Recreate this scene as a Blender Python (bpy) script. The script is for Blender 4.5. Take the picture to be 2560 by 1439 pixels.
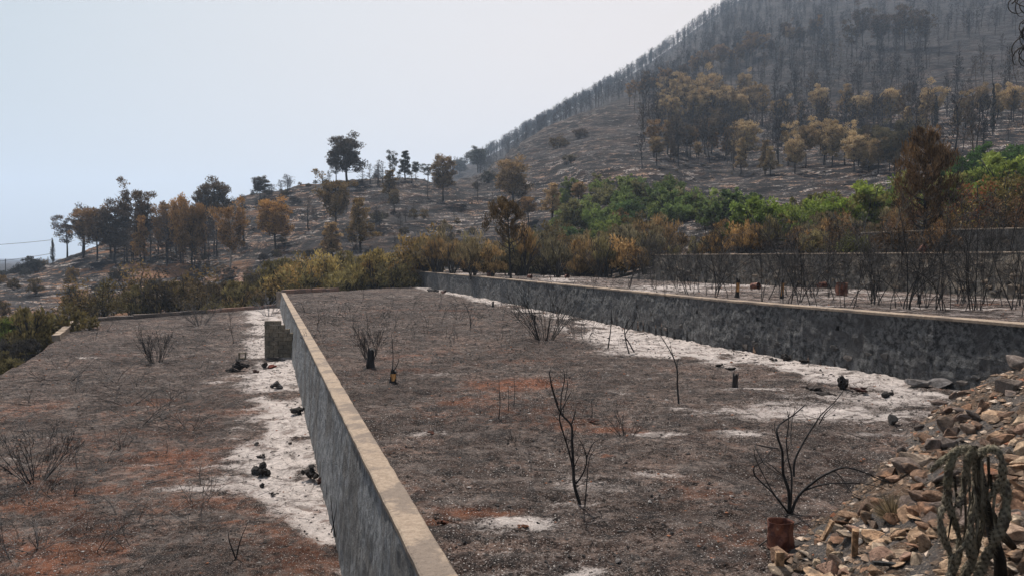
import bpy, bmesh, math
import numpy as np
from mathutils import Vector, Matrix, Euler
R = math.radians
for o in list(bpy.data.objects): bpy.data.objects.remove(o)
scn = bpy.context.scene
C = scn.collection

# ------------------------------------------------------------ camera
F = 2560*28/36.0
HZ = 645.0
TH = math.atan((719.5-HZ)/F)
CZ = 2.75
cam = bpy.data.cameras.new('camera'); cam.lens = 28; cam.sensor_width = 36
cam.clip_start = .1; cam.clip_end = 12000
co = bpy.data.objects.new('camera', cam); C.objects.link(co)
co.location = (0, 0, CZ); co.rotation_euler = (R(90)-TH, 0, 0)
scn.camera = co
# ------------------------------------------------------------ world, sun, exposure
SUN_EL, SUN_AZ = 56, -21          # azimuth clockwise from +Y (view direction)
w = bpy.data.worlds.new('World'); scn.world = w; w.use_nodes = True
nt = w.node_tree; nt.nodes.clear()
sky = nt.nodes.new('ShaderNodeTexSky'); sky.sky_type = 'NISHITA'; sky.sun_disc = False
sky.sun_elevation = R(SUN_EL); sky.sun_rotation = R(SUN_AZ)
sky.air_density = 1.3; sky.dust_density = 5.5; sky.ozone_density = 1.5; sky.altitude = 200
hz = nt.nodes.new('ShaderNodeMixRGB'); hz.inputs[0].default_value = .82
hz.inputs[2].default_value = (7.0, 7.35, 7.9, 1)       # smoke veil over the sky
# smoke is a little warmer towards the front right, cooler on the left
tc = nt.nodes.new('ShaderNodeTexCoord')
dt = nt.nodes.new('ShaderNodeVectorMath'); dt.operation = 'DOT_PRODUCT'
sd = (math.sin(R(SUN_AZ))*math.cos(R(SUN_EL)), math.cos(R(SUN_AZ))*math.cos(R(SUN_EL)), math.sin(R(SUN_EL)))
dt.inputs[1].default_value = (.62, .72, -.3)
mr = nt.nodes.new('ShaderNodeMapRange'); mr.inputs[1].default_value = .2; mr.inputs[2].default_value = .95
wc = nt.nodes.new('ShaderNodeMixRGB')
wc.inputs[1].default_value = (4.7, 5.05, 5.05, 1); wc.inputs[2].default_value = (9.9, 8.1, 7.0, 1)
bg = nt.nodes.new('ShaderNodeBackground'); bg.inputs[1].default_value = .1
ow = nt.nodes.new('ShaderNodeOutputWorld')
sp_ = nt.nodes.new('ShaderNodeSeparateXYZ'); mz = nt.nodes.new('ShaderNodeMapRange')
mz.inputs[1].default_value = .25; mz.inputs[2].default_value = .95; mz.inputs[3].default_value = .88; mz.inputs[4].default_value = .22
L = nt.links.new
L(tc.outputs['Generated'], sp_.inputs[0]); L(sp_.outputs['Z'], mz.inputs[0]); L(mz.outputs[0], hz.inputs[0]); L(tc.outputs['Generated'], dt.inputs[0]); L(dt.outputs['Value'], mr.inputs[0]); L(mr.outputs[0], wc.inputs[0])
L(sky.outputs[0], hz.inputs[1]); L(wc.outputs[0], hz.inputs[2]); L(hz.outputs[0], bg.inputs[0]); L(bg.outputs[0], ow.inputs[0])
sl = bpy.data.lights.new('sun', 'SUN'); sl.energy = 5.0; sl.angle = R(.9); sl.color = (1, .93, .85)
so = bpy.data.objects.new('sun', sl); C.objects.link(so)
so.rotation_euler = Vector(sd).to_track_quat('Z', 'Y').to_euler(); so.location = (0, 0, 60)
scn.view_settings.view_transform = 'Standard'; scn.view_settings.look = 'None'
scn.view_settings.exposure = .18; scn.view_settings.gamma = 1; scn.view_settings.use_curve_mapping = False
scn.render.engine = 'CYCLES'
scn.cycles.max_bounces = 5; scn.cycles.volume_bounces = 1; scn.cycles.transparent_max_bounces = 4

# ------------------------------------------------------------ helpers
def ray(px, py):
    xc = (px-1280)/F; yc = (719.5-py)/F
    fy = math.cos(TH)+yc*math.sin(TH); fz = -math.sin(TH)+yc*math.cos(TH)
    return xc/fy, fz/fy
def PZ(px, py, z):
    a, b = ray(px, py); d = (z-CZ)/b; return np.array((a*d, d, z))
def PD(px, py, d):
    a, b = ray(px, py); return np.array((a*d, d, CZ+b*d))

def _hash(ix, iy, seed):
    h = (ix.astype(np.int64)*374761393 + iy.astype(np.int64)*668265263 + seed*1442695041) & 0x7fffffff
    h = ((h ^ (h >> 13))*1274126177) & 0x7fffffff
    h = (h ^ (h >> 16)) & 0x7fffffff
    return (h % 100003)/100003.0
def vnoise(x, y, seed=0):
    x = np.asarray(x, float); y = np.asarray(y, float)
    ix = np.floor(x); iy = np.floor(y); fx = x-ix; fy = y-iy
    fx = fx*fx*(3-2*fx); fy = fy*fy*(3-2*fy)
    a = _hash(ix, iy, seed); b = _hash(ix+1, iy, seed); c = _hash(ix, iy+1, seed); d = _hash(ix+1, iy+1, seed)
    return (a*(1-fx)+b*fx)*(1-fy)+(c*(1-fx)+d*fx)*fy
def fbm(x, y, octv=4, seed=0):
    s = 0; a = .5; t = 0
    x = np.asarray(x, float); y = np.asarray(y, float)
    for i in range(octv):
        s = s+a*vnoise(x*2**i+i*17.3, y*2**i+i*9.1, seed+i); t += a; a *= .5
    return s/t            # 0..1, mean .5
def sstep(a, b, x):
    t = np.clip((x-a)/(b-a), 0, 1); return t*t*(3-2*t)

class G:
    """geometry accumulator"""
    def __init__(s): s.V = []; s.T = []; s.Q = []; s.A = []; s.n = 0
    def add(s, v, q=None, t=None, a=.5):
        v = np.asarray(v, float).reshape(-1, 3)
        if q is not None and len(q): s.Q.append(np.asarray(q, np.int64).reshape(-1, 4)+s.n)
        if t is not None and len(t): s.T.append(np.asarray(t, np.int64).reshape(-1, 3)+s.n)
        s.V.append(v); s.A.append(np.broadcast_to(np.asarray(a, float), (len(v),)).copy()); s.n += len(v)
    def mesh(s, name, mat, smooth=False, extra=None):
        me = bpy.data.meshes.new(name)
        V = np.concatenate(s.V) if s.V else np.zeros((0, 3))
        Q = np.concatenate(s.Q) if s.Q else np.zeros((0, 4), int)
        T = np.concatenate(s.T) if s.T else np.zeros((0, 3), int)
        nl = Q.size+T.size
        me.vertices.add(len(V)); me.vertices.foreach_set('co', V.astype(np.float32).ravel())
        me.loops.add(nl); me.loops.foreach_set('vertex_index', np.concatenate([Q.ravel(), T.ravel()]).astype(np.int32))
        me.polygons.add(len(Q)+len(T))
        st = np.concatenate([np.arange(len(Q))*4, len(Q)*4+np.arange(len(T))*3]).astype(np.int32)
        me.polygons.foreach_set('loop_start', st)
        me.polygons.foreach_set('use_smooth', np.full(len(Q)+len(T), smooth))
        at = me.attributes.new('v', 'FLOAT', 'POINT')
        at.data.foreach_set('value', np.concatenate(s.A).astype(np.float32) if s.A else [])
        if extra:
            for k, arr in extra.items():
                at = me.attributes.new(k, 'FLOAT', 'POINT'); at.data.foreach_set('value', np.asarray(arr, np.float32).ravel())
        me.update(calc_edges=True); me.validate()
        if mat: me.materials.append(mat)
        return me
def tube(g, pts, rad, sides=5, a=.5, cap=True):
    pts = np.asarray(pts, float); n = len(pts); rad = np.broadcast_to(np.asarray(rad, float), (n,))
    t = np.gradient(pts, axis=0); t /= np.linalg.norm(t, axis=1)[:, None]+1e-9
    ref = np.where(np.abs(t[:, 2:3]) > .9, np.array([[1., 0, 0]]), np.array([[0, 0, 1.]]))
    u = np.cross(t, ref); u /= np.linalg.norm(u, axis=1)[:, None]+1e-9
    for i in range(1, n):        # keep frame continuous
        u[i] = u[i-1]-t[i]*np.dot(u[i-1], t[i]); u[i] /= np.linalg.norm(u[i])+1e-9
    v = np.cross(t, u)
    th = np.linspace(0, 2*np.pi, sides, endpoint=False)
    ring = pts[:, None, :]+rad[:, None, None]*(np.cos(th)[None, :, None]*u[:, None, :]+np.sin(th)[None, :, None]*v[:, None, :])
    i = np.arange(n-1)[:, None]; j = np.arange(sides)[None, :]; j2 = (j+1) % sides
    q = np.stack([i*sides+j, i*sides+j2, (i+1)*sides+j2, (i+1)*sides+j], -1).reshape(-1, 4)
    tr = []
    if cap: tr = [(n-1)*sides+k for k in range(sides)]
    tt = [(tr[0], tr[k], tr[k+1]) for k in range(1, sides-1)] if cap else None
    g.add(ring.reshape(-1, 3), q, tt, a)
def blades(g, c, d, ln, wd, rng, a):
    """diamond leaves: c centres (n,3), d unit dirs, ln, wd arrays"""
    n = len(c)
    r = rng.normal(size=(n, 3)); s = np.cross(d, r); s /= np.linalg.norm(s, axis=1)[:, None]+1e-9
    ln = np.broadcast_to(ln, (n,))[:, None]; wd = np.broadcast_to(wd, (n,))[:, None]
    v = np.stack([c-d*ln*.5, c+s*wd*.5, c+d*ln*.5, c-s*wd*.5], 1).reshape(-1, 3)
    q = np.arange(n*4).reshape(-1, 4)
    g.add(v, q, None, np.repeat(np.broadcast_to(a, (n,)), 4))
def box(g, c, s, rz=0, ry=0, rx=0, a=.5, jit=0, rng=None):
    v = np.array([(x, y, z) for x in (-.5, .5) for y in (-.5, .5) for z in (-.5, .5)])*np.array(s)
    if jit: v = v+rng.uniform(-jit, jit, v.shape)
    m = np.array(Euler((rx, ry, rz)).to_matrix()); v = v@m.T+np.array(c)
    g.add(v, [(0, 1, 3, 2), (4, 6, 7, 5), (0, 4, 5, 1), (2, 3, 7, 6), (0, 2, 6, 4), (1, 5, 7, 3)], None, a)

def obj(name, me, parent=None, loc=None, rot=None, scale=None, color=None):
    o = bpy.data.objects.new(name, me); C.objects.link(o)
    if parent: o.parent = parent
    if loc is not None: o.location = [float(q) for q in loc]
    if rot is not None: o.rotation_euler = rot
    if scale is not None: o.scale = (scale,)*3 if np.isscalar(scale) else scale
    if color is not None: o.color = (*color, 1)
    return o
def tag(o, label, cat, group=None):
    o['label'] = label; o['category'] = cat
    if group: o['group'] = group
    return o
def struct(o): o['kind'] = 'structure'; return o
def stuff(o, label, cat): o['kind'] = 'stuff'; o['label'] = label; o['category'] = cat; return o
def stuffpart(o): o['kind'] = 'stuff'; return o

# ------------------------------------------------------------ materials
class M_:
    def __init__(s, name):
        s.m = bpy.data.materials.new(name); s.m.use_nodes = True; s.t = s.m.node_tree; s.t.nodes.clear()
        s.out = s.n('ShaderNodeOutputMaterial')
    def n(s, ty, **k):
        x = s.t.nodes.new(ty)
        for a, b in k.items(): setattr(x, a, b)
        return x
    def l(s, a, b): s.t.links.new(a, b)
    def pos(s): return s.n('ShaderNodeNewGeometry').outputs['Position']
    def objc(s): return s.n('ShaderNodeTexCoord').outputs['Object']
    def scale(s, v, sc):
        m = s.n('ShaderNodeMapping'); s.l(v, m.inputs[0]); m.inputs['Scale'].default_value = sc; return m.outputs[0]
    def noise(s, v, sc, det=4, rough=.6, dist=0):
        x = s.n('ShaderNodeTexNoise'); s.l(v, x.inputs['Vector']); x.inputs['Scale'].default_value = sc
        x.inputs['Detail'].default_value = det; x.inputs['Roughness'].default_value = rough; x.inputs['Distortion'].default_value = dist
        q = s.n('ShaderNodeMath', operation='MULTIPLY_ADD'); s.l(x.outputs[0], q.inputs[0]); q.inputs[1].default_value = 1.75; q.inputs[2].default_value = -.375
        return q.outputs[0]
    def voro(s, v, sc, out=0, feat='F1', rnd=1):
        x = s.n('ShaderNodeTexVoronoi'); x.feature = feat; s.l(v, x.inputs['Vector']); x.inputs['Scale'].default_value = sc
        x.inputs['Randomness'].default_value = rnd
        return x.outputs[out]
    def mapr(s, v, a, b, c=0., d=1., sm=True):
        x = s.n('ShaderNodeMapRange'); x.interpolation_type = 'SMOOTHSTEP' if sm else 'LINEAR'
        s.l(v, x.inputs[0])
        for i, q in enumerate((a, b, c, d)): x.inputs[i+1].default_value = q
        return x.outputs[0]
    def math(s, op, a, b=None):
        x = s.n('ShaderNodeMath'); x.operation = op
        for i, q in enumerate((a, b)):
            if q is None: continue
            if isinstance(q, (int, float)): x.inputs[i].default_value = q
            else: s.l(q, x.inputs[i])
        return x.outputs[0]
    def mix(s, f, a, b, ty='MIX'):
        x = s.n('ShaderNodeMixRGB'); x.blend_type = ty
        for i, q in enumerate((f, a, b)):
            if isinstance(q, (int, float)): x.inputs[i].default_value = q
            elif isinstance(q, tuple): x.inputs[i].default_value = (*q, 1)
            else: s.l(q, x.inputs[i])
        return x.outputs[0]
    def attr(s, nm): return s.n('ShaderNodeAttribute', attribute_name=nm).outputs['Fac']
    def ocol(s): return s.n('ShaderNodeObjectInfo').outputs['Color']
    def ornd(s): return s.n('ShaderNodeObjectInfo').outputs['Random']
    def bump(s, h, st, dist):
        x = s.n('ShaderNodeBump'); s.l(h, x.inputs['Height']); x.inputs['Strength'].default_value = st; x.inputs['Distance'].default_value = dist
        return x.outputs[0]
    def done(s, col, rough=.9, nrm=None, spec=.25, trans=0, metal=0):
        b = s.n('ShaderNodeBsdfPrincipled')
        if isinstance(col, tuple): b.inputs['Base Color'].default_value = (*col, 1)
        else: s.l(col, b.inputs['Base Color'])
        b.inputs['Roughness'].default_value = rough; b.inputs['Specular IOR Level'].default_value = spec
        b.inputs['Metallic'].default_value = metal
        if nrm: s.l(nrm, b.inputs['Normal'])
        res = b.outputs[0]
        if trans:
            t = s.n('ShaderNodeBsdfTranslucent'); s.l(col, t.inputs[0])
            mx = s.n('ShaderNodeMixShader'); mx.inputs[0].default_value = trans
            s.l(res, mx.inputs[1]); s.l(t.outputs[0], mx.inputs[2]); res = mx.outputs[0]
        s.l(res, s.out.inputs[0]); return s.m

def mat_ground(name, dust=.35, tone=1.0):
    m = M_(name); p = m.pos()
    n1 = m.noise(p, .45, 5, .6, .4); n2 = m.noise(p, 5, 8, .7, .3); n3 = m.noise(p, 38, 4, .7); n0 = m.noise(m.scale(p, (1, 1, 1)), .13, 3)
    st = m.noise(m.scale(p, (1.4, 3.2, 1)), .8, 6, .7, .8)
    base = m.mix(m.mapr(n2, .3, .7), (.015*tone, .0115*tone, .0105*tone), (.125*tone, .089*tone, .073*tone))
    n4 = m.noise(p, 14, 5, .75)
    base = m.mix(m.mapr(n4, .40, .6), m.mix(1, base, (.30, .28, .28), 'MULTIPLY'), m.mix(.28, base, (.23, .18, .155)))
    base = m.mix(m.math('MULTIPLY', m.mapr(n3, .52, .68), .5), base, (.24, .20, .18))
    base = m.mix(m.math('MULTIPLY', m.mapr(st, .42, .7), dust*1.5), base, (.22, .19, .175))
    redf = m.math('ADD', m.math('ADD', m.attr('red'), .2), m.math('MULTIPLY', m.math('SUBTRACT', n1, .5), 1.2))
    redf = m.math('ADD', redf, m.math('MULTIPLY', m.math('SUBTRACT', n2, .5), 1.0))
    red = m.mapr(redf, .42, 1.05)
    base = m.mix(m.math('MULTIPLY', red, .85), base, m.mix(n3, (.20, .075, .035), (.10, .05, .034)))
    base = m.mix(m.math('MULTIPLY', m.mapr(m.noise(p, 2.6, 6, .72, .5), .42, .62), .75), base, m.mix(1, base, (.38, .34, .33), 'MULTIPLY'))
    zn = m.noise(p, .32, 5, .65, .8)
    base = m.mix(m.math('MULTIPLY', m.mapr(zn, .45, .62), .62), base, m.mix(1, base, (.42, .36, .34), 'MULTIPLY'))
    base = m.mix(m.math('MULTIPLY', m.mapr(zn, .48, .28), .5), base, m.mix(1, base, (1.45, 1.2, 1.08), 'MULTIPLY'))
    # soot patches
    base = m.mix(m.math('MULTIPLY', m.mapr(m.noise(p, 1.7, 5, .7, .6), .52, .68), .6), base, (.022, .02, .02))
    # pale flecks of ash and chips
    vd = m.voro(p, 26); vc = m.n('ShaderNodeSeparateColor'); 
    vv = m.n('ShaderNodeTexVoronoi'); m.l(p, vv.inputs['Vector']); vv.inputs['Scale'].default_value = 26
    m.l(vv.outputs['Color'], vc.inputs[0])
    fl = m.math('MULTIPLY', m.mapr(vd, .16, .34, 1, 0), m.mapr(vc.outputs[0], .62, .72))
    v2 = m.n('ShaderNodeTexVoronoi'); m.l(p, v2.inputs['Vector']); v2.inputs['Scale'].default_value = 75
    c2 = m.n('ShaderNodeSeparateColor'); m.l(v2.outputs['Color'], c2.inputs[0])
    fl2 = m.math('MULTIPLY', m.mapr(v2.outputs[0], .2, .4, 1, 0), m.mapr(c2.outputs[0], .72, .8))
    base = m.mix(m.math('MULTIPLY', fl, m.mapr(n1, .38, .6, .2, .75)), base, (.55, .51, .48))
    base = m.mix(m.math('MULTIPLY', fl2, .8), base, (.48, .43, .40))
    # ash sheets
    af = m.math('ADD', m.attr('ash'), m.math('MULTIPLY', m.math('SUBTRACT', n2, .5), .75))
    af = m.math('ADD', af, m.math('MULTIPLY', m.math('SUBTRACT', n3, .5), .7))
    af = m.math('ADD', af, m.math('MULTIPLY', m.math('SUBTRACT', st, .5), .7))
    ash = m.mix(m.mapr(n2, .35, .65), (.62, .55, .515), (.42, .375, .35))
    ash = m.mix(m.mapr(n3, .62, .74), ash, (.3, .26, .24))
    aff = m.math('MULTIPLY', m.mapr(af, .36, .80), m.mapr(m.noise(p, 1.6, 6, .75, .6), .30, .52, .28, 1))
    aff = m.math('MULTIPLY', aff, m.mapr(n4, .22, .42, .45, 1))
    base = m.mix(aff, base, ash)
    h = m.math('ADD', m.math('MULTIPLY', n2, .7), m.math('ADD', m.math('MULTIPLY', n3, .35), m.math('MULTIPLY', fl, .25)))
    return m.done(base, .95, m.bump(h, .9, .07), .1)

def mat_hill(name):
    m = M_(name); p = m.pos()
    s1 = m.scale(p, (.5, .5, 2.6))
    n1 = m.noise(s1, .10, 7, .65, .5); n2 = m.noise(s1, .6, 7, .72, .4); n3 = m.noise(p, 3.0, 5, .7); big = m.noise(p, .018, 4, .6)
    col = m.mix(m.mapr(n2, .3, .68), (.009, .009, .0105), (.048, .044, .046))
    col = m.mix(m.math('MULTIPLY', m.mapr(n1, .45, .78), .7), col, (.095, .086, .088))
    rk = m.math('MULTIPLY', m.mapr(n2, .53, .62), m.mapr(n3, .42, .56))
    rk = m.math('MULTIPLY', m.math('MULTIPLY', rk, m.attr('rock')), m.mapr(big, .3, .6, .35, 1))
    col = m.mix(m.math('MULTIPLY', m.mapr(big, .35, .6), .55), col, m.mix(1, col, (.5, .48, .5), 'MULTIPLY'))
    col = m.mix(rk, col, m.mix(m.mapr(m.noise(p, .3, 3), .4, .6), (.52, .46, .42), (.46, .30, .21)))
    oc = m.math('MULTIPLY', m.mapr(m.noise(s1, .2, 5, .65, .5), .54, .66), m.attr('ochre'))
    col = m.mix(oc, col, (.27, .14, .075))
    col = m.mix(m.math('MULTIPLY', m.mapr(m.noise(s1, .33, 5, .7, .6), .52, .6), .7), col, (.028, .027, .028))
    h = m.math('ADD', m.math('MULTIPLY', n2, 1.0), m.math('MULTIPLY', n3, .4))
    return m.done(col, .95, m.bump(h, 1.0, .8), .1)

def mat_leaf(name, var=.85, trans=.25):
    m = M_(name); v = m.attr('v')
    f = m.mapr(v, 0, 1, 1-var, 1+var, False)
    c = m.mix(1, m.ocol(), m.mix(0, (0, 0, 0), (0, 0, 0)), 'ADD')
    mul = m.n('ShaderNodeVectorMath', operation='SCALE'); m.l(c, mul.inputs[0]); m.l(f, mul.inputs['Scale'])
    return m.done(mul.outputs[0], .75, None, .15, trans)
def mat_bark(name):
    m = M_(name); p = m.objc()
    n = m.noise(m.scale(p, (1, 1, .25)), 14, 5, .7)
    c = m.mix(m.mapr(n, .35, .7), m.mix(1, m.ocol(), (.5, .5, .5), 'MULTIPLY'), m.mix(1, m.ocol(), (1.5, 1.5, 1.5), 'MULTIPLY'))
    return m.done(c, .8, m.bump(n, .6, .02), .3)
def mat_rock(name):
    m = M_(name); p = m.objc(); w_ = m.pos()
    n = m.noise(p, 2.2, 6, .65, .5); n2 = m.noise(p, 16, 5, .7); k = m.noise(w_, 3.1, 4)
    c = m.mix(m.mapr(n, .3, .7), m.mix(1, m.ocol(), (.62, .58, .55), 'MULTIPLY'), m.mix(1, m.ocol(), (1.25, 1.2, 1.15), 'MULTIPLY'))
    c = m.mix(m.math('MULTIPLY', m.mapr(n2, .55, .7), .5), c, m.mix(1, c, (.45, .42, .4), 'MULTIPLY'))
    c = m.mix(m.math('MULTIPLY', m.mapr(k, .56, .68), .6), c, (.05, .045, .043))
    h = m.math('ADD', n, m.math('MULTIPLY', n2, .5))
    return m.done(c, .9, m.bump(h, .7, .05), .2)
def mat_concrete(name, lo, hi, stain, sc=1., streak=True, blot=None, bumpd=.03):
    m = M_(name); p = m.pos()
    n1 = m.noise(p, .9*sc, 5, .6, .4); n2 = m.noise(p, 9*sc, 7, .72, .3); n3 = m.noise(p, 60, 3, .7)
    c = m.mix(m.mapr(n2, .28, .72), lo, hi)
    c = m.mix(m.math('MULTIPLY', m.mapr(n1, .45, .65), .7), c, stain)
    if streak:
        s = m.noise(m.scale(p, (2.2, 2.2, .22)), 2.0, 5, .7, .3)
        c = m.mix(m.math('MULTIPLY', m.mapr(s, .5, .68), .6), c, m.mix(1, c, (.45, .45, .46), 'MULTIPLY'))
        s2 = m.noise(m.scale(p, (3, 3, .3)), 3.1, 4, .7, .3)
        c = m.mix(m.math('MULTIPLY', m.mapr(s2, .56, .7), .35), c, m.mix(.5, c, (.5, .5, .48)))
    if blot:
        vv = m.n('ShaderNodeTexVoronoi'); m.l(p, vv.inputs['Vector']); vv.inputs['Scale'].default_value = 3.3
        cc = m.n('ShaderNodeSeparateColor'); m.l(vv.outputs['Color'], cc.inputs[0])
        bf = m.math('MULTIPLY', m.mapr(m.math('ADD', vv.outputs[0], m.math('MULTIPLY', n2, .25)), .25, .42, 1, 0), m.mapr(cc.outputs[0], .72, .8))
        c = m.mix(m.math('MULTIPLY', bf, .5), c, blot)
    c = m.mix(m.math('MULTIPLY', m.mapr(n3, .58, .72), .35), c, m.mix(1, c, (.4, .4, .4), 'MULTIPLY'))
    h = m.math('ADD', n2, m.math('MULTIPLY', n3, .3))
    return m.done(c, .92, m.bump(h, .9, bumpd), .15)

MG = {'A': mat_ground('burnt_soil_low', .25), 'B': mat_ground('burnt_soil_mid', .22), 'C': mat_ground('burnt_soil_up', .75, 1.1)}
MH = mat_hill('burnt_hillside'); ML = mat_leaf('scorched_leaf'); MGL = mat_leaf('green_leaf', .6, .35)
MB = mat_bark('charred_bark'); MR = mat_rock('stone')
MW1 = mat_concrete('render_grey', (.13, .135, .14), (.31, .315, .32), (.13, .12, .11), .8, True, None, .05)
MCOP = mat_concrete('coping_tan', (.285, .22, .165), (.40, .315, .24), (.17, .14, .12), 1.6, False, None, .02)
MW2 = mat_concrete('sooty_render', (.045, .046, .048), (.21, .21, .21), (.10, .098, .10), .9, False, (.30, .30, .29), .12)
MWD = mat_concrete('sooty_stone_mortar', (.06, .055, .048), (.20, .175, .15), (.24, .20, .16), .7, True, (.3, .27, .22), .08)
m_ = M_('rusty_tin'); p_ = m_.objc()
c_ = m_.mix(m_.mapr(m_.noise(p_, 9, 6, .7), .35, .65), (.075, .025, .018), (.19, .07, .04))
c_ = m_.mix(m_.mapr(m_.noise(p_, 4, 4, .6), .6, .7), c_, (.30, .19, .14))
MRU = m_.done(c_, .7, m_.bump(m_.noise(p_, 30, 4), .4, .01), .4, 0, .2)
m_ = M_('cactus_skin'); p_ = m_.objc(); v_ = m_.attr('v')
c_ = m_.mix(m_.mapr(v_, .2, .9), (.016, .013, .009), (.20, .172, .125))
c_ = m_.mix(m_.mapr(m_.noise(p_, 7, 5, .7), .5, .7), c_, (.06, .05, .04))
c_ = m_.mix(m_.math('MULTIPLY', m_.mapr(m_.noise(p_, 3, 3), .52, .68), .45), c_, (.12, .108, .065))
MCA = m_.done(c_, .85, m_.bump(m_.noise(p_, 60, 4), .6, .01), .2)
m_ = M_('white_paint'); MWH = m_.done((.7, .68, .65), .8)
m_ = M_('wire'); MWI = m_.done((.05, .05, .055), .7)

# ------------------------------------------------------------ layout of the terraces
def poly(P):
    P = np.array(P, float); s = np.concatenate([[0], np.cumsum(np.linalg.norm(np.diff(P, axis=0), axis=1))])
    return lambda t: np.stack([np.interp(np.asarray(t)*s[-1], s, P[:, 0]), np.interp(np.asarray(t)*s[-1], s, P[:, 1])], -1), s[-1]
def w1l(y): return -.75-.3108*(y-6.5)
ZT1 = .15
def zA(x, y): return -2.02+.0204*(np.clip(y, 0, 75)-10)
W2P = [(12.6, 9), (11.2, 12), (10.0, 15.3), (9.5, 16.6), (7.85, 20.8), (6.42, 24.6), (4.9, 30), (3.25, 36.3), (.5, 46), (-2.6, 57), (-5.9, 67.5), (-9.0, 77.5)]
ZT2 = 1.48; ZC_ = 1.38
WDP = [(18.2, 18), (17.8, 24), (17.4, 27), (16.6, 31), (15.2, 35), (13.4, 39), (11.2, 43.6), (8.8, 49)]
ZTD = 2.97; ZD = 2.88
LA = [(-17, 2), (-17.2, 15), (-18.2, 26), (-20.2, 33), (-23, 40), (-26.7, 49)]
def in_poly(x, y, P):
    x = np.asarray(x, float); y = np.asarray(y, float); c = np.zeros(x.shape, bool); P = list(P)
    for (x1, y1), (x2, y2) in zip(P, P[1:]+P[:1]):
        cond = ((y1 > y) != (y2 > y)) & (x < (x2-x1)*(y-y1)/(y2-y1+1e-12)+x1); c ^= cond
    return c
PA = LA+[(w1l(60), 60), (w1l(2), 2)]
PB = [(w1l(2), 2), (w1l(60.8), 60.8)]+W2P[::-1]+[(13, 2)]
CR = WDP+[(6, 56), (4, 62), (0, 72), (-5, 84)]
PC = W2P+[(-9.5, 82)]+CR[::-1]
DR = [(30, 18), (29, 27), (27, 33), (25, 40), (22, 46), (18, 53)]
PDl = WDP+DR[::-1]

# ------------------------------------------------------------ terrain (polar height field round the photographer, real metres)
cols = {
 -700: [(8,1400),(30,960),(45,900),(70,830),(100,780),(150,740),(200,718),(230,714),(270,730),(400,705),(1000,668),(3200,648)],
 0: [(8,1500),(25,1060),(34,940),(45,880),(60,835),(80,790),(110,745),(150,708),(185,683),(200,682),(240,700),(400,680),(1000,658),(3200,647)],
 150: [(8,1500),(30,1040),(40,910),(50,850),(65,815),(85,780),(110,740),(145,690),(180,650),(195,648),(230,675),(400,680),(1000,658),(3200,647)],
 300: [(8,1500),(40,900),(50,850),(62,815),(80,785),(105,735),(140,670),(175,605),(192,588),(205,590),(240,630),(400,660),(1000,655),(3200,647)],
 600: [(8,1500),(45,880),(58,830),(70,800),(85,765),(105,710),(135,630),(165,560),(190,510),(202,508),(240,540),(400,610),(1000,650),(3200,647)],
 800: [(8,1500),(50,850),(62,790),(74,755),(88,725),(105,670),(135,590),(165,520),(190,468),(202,465),(240,500),(400,590),(1000,648),(3200,647)],
 950: [(8,1500),(55,800),(68,745),(82,728),(95,700),(110,650),(135,580),(165,505),(192,450),(204,449),(240,475),(400,560),(1000,645),(3200,647)],
 1080: [(8,1500),(60,760),(78,724),(90,690),(105,640),(130,580),(160,520),(190,455),(210,447),(240,458),(330,480),(450,470),(600,440),(650,442),(1000,560),(3200,640)],
 1200: [(8,1500),(60,740),(78,712),(90,680),(110,630),(140,560),(180,485),(210,448),(235,440),(300,452),(400,445),(500,420),(600,406),(650,415),(1000,520),(3200,640)],
 1350: [(8,1500),(60,720),(78,692),(90,655),(110,590),(140,520),(180,440),(220,370),(255,325),(280,326),(330,345),(450,330),(550,316),(600,312),(650,325),(1000,450),(3200,630)],
 1500: [(8,1500),(60,700),(78,668),(95,600),(115,520),(145,450),(180,380),(220,320),(255,278),(280,266),(300,270),(400,268),(520,243),(600,230),(650,240),(1000,380),(3200,620)],
 1650: [(8,1500),(52,690),(70,650),(90,580),(110,512),(135,462),(165,400),(200,340),(250,262),(290,216),(310,214),(400,195),(500,160),(600,140),(650,150),(1000,300),(3200,600)],
 1800: [(8,1500),(42,725),(46,652),(60,630),(80,575),(100,520),(125,478),(160,430),(200,360),(250,282),(320,190),(400,120),(500,60),(600,24),(650,30),(1000,180),(3200,580)],
 2000: [(8,1500),(38,730),(42,652),(55,632),(75,560),(95,505),(110,470),(120,456),(145,420),(190,345),(250,240),(320,150),(400,70),(500,-10),(620,-90),(700,-95),(1000,60),(3200,560)],
 2200: [(8,1500),(34,740),(38,655),(50,628),(68,560),(85,500),(100,470),(112,440),(140,405),(190,320),(260,210),(340,110),(440,20),(560,-90),(720,-180),(800,-180),(1200,0),(3200,560)],
 2400: [(8,1500),(30,755),(33,652),(44,610),(60,540),(75,480),(90,440),(105,415),(140,360),(190,280),(270,150),(360,50),(460,-40),(600,-160),(760,-240),(850,-240),(1200,-60),(3200,560)],
 2560: [(8,1500),(27,765),(30,652),(40,600),(50,560),(65,480),(80,432),(95,395),(120,372),(150,330),(200,245),(280,120),(400,-20),(560,-150),(760,-280),(850,-280),(1200,-80),(3200,560)],
 3300: [(8,1500),(20,790),(24,660),(34,600),(45,540),(60,470),(80,410),(120,340),(200,200),(300,60),(400,-50),(560,-170),(760,-280),(850,-280),(1200,-80),(3200,560)],
}
rs = np.exp(np.linspace(math.log(7), math.log(4200), 420))
azc, zc = [], []
for px in sorted(cols):
    az = math.atan(ray(px, 640)[0]); ca = math.cos(az)
    T = cols[px]; rr = [d/ca for d, _ in T]; zz = [PD(px, py, d)[2] for d, py in T]
    azc.append(az); zc.append(np.interp(np.log(rs), np.log(rr), zz))
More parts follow.
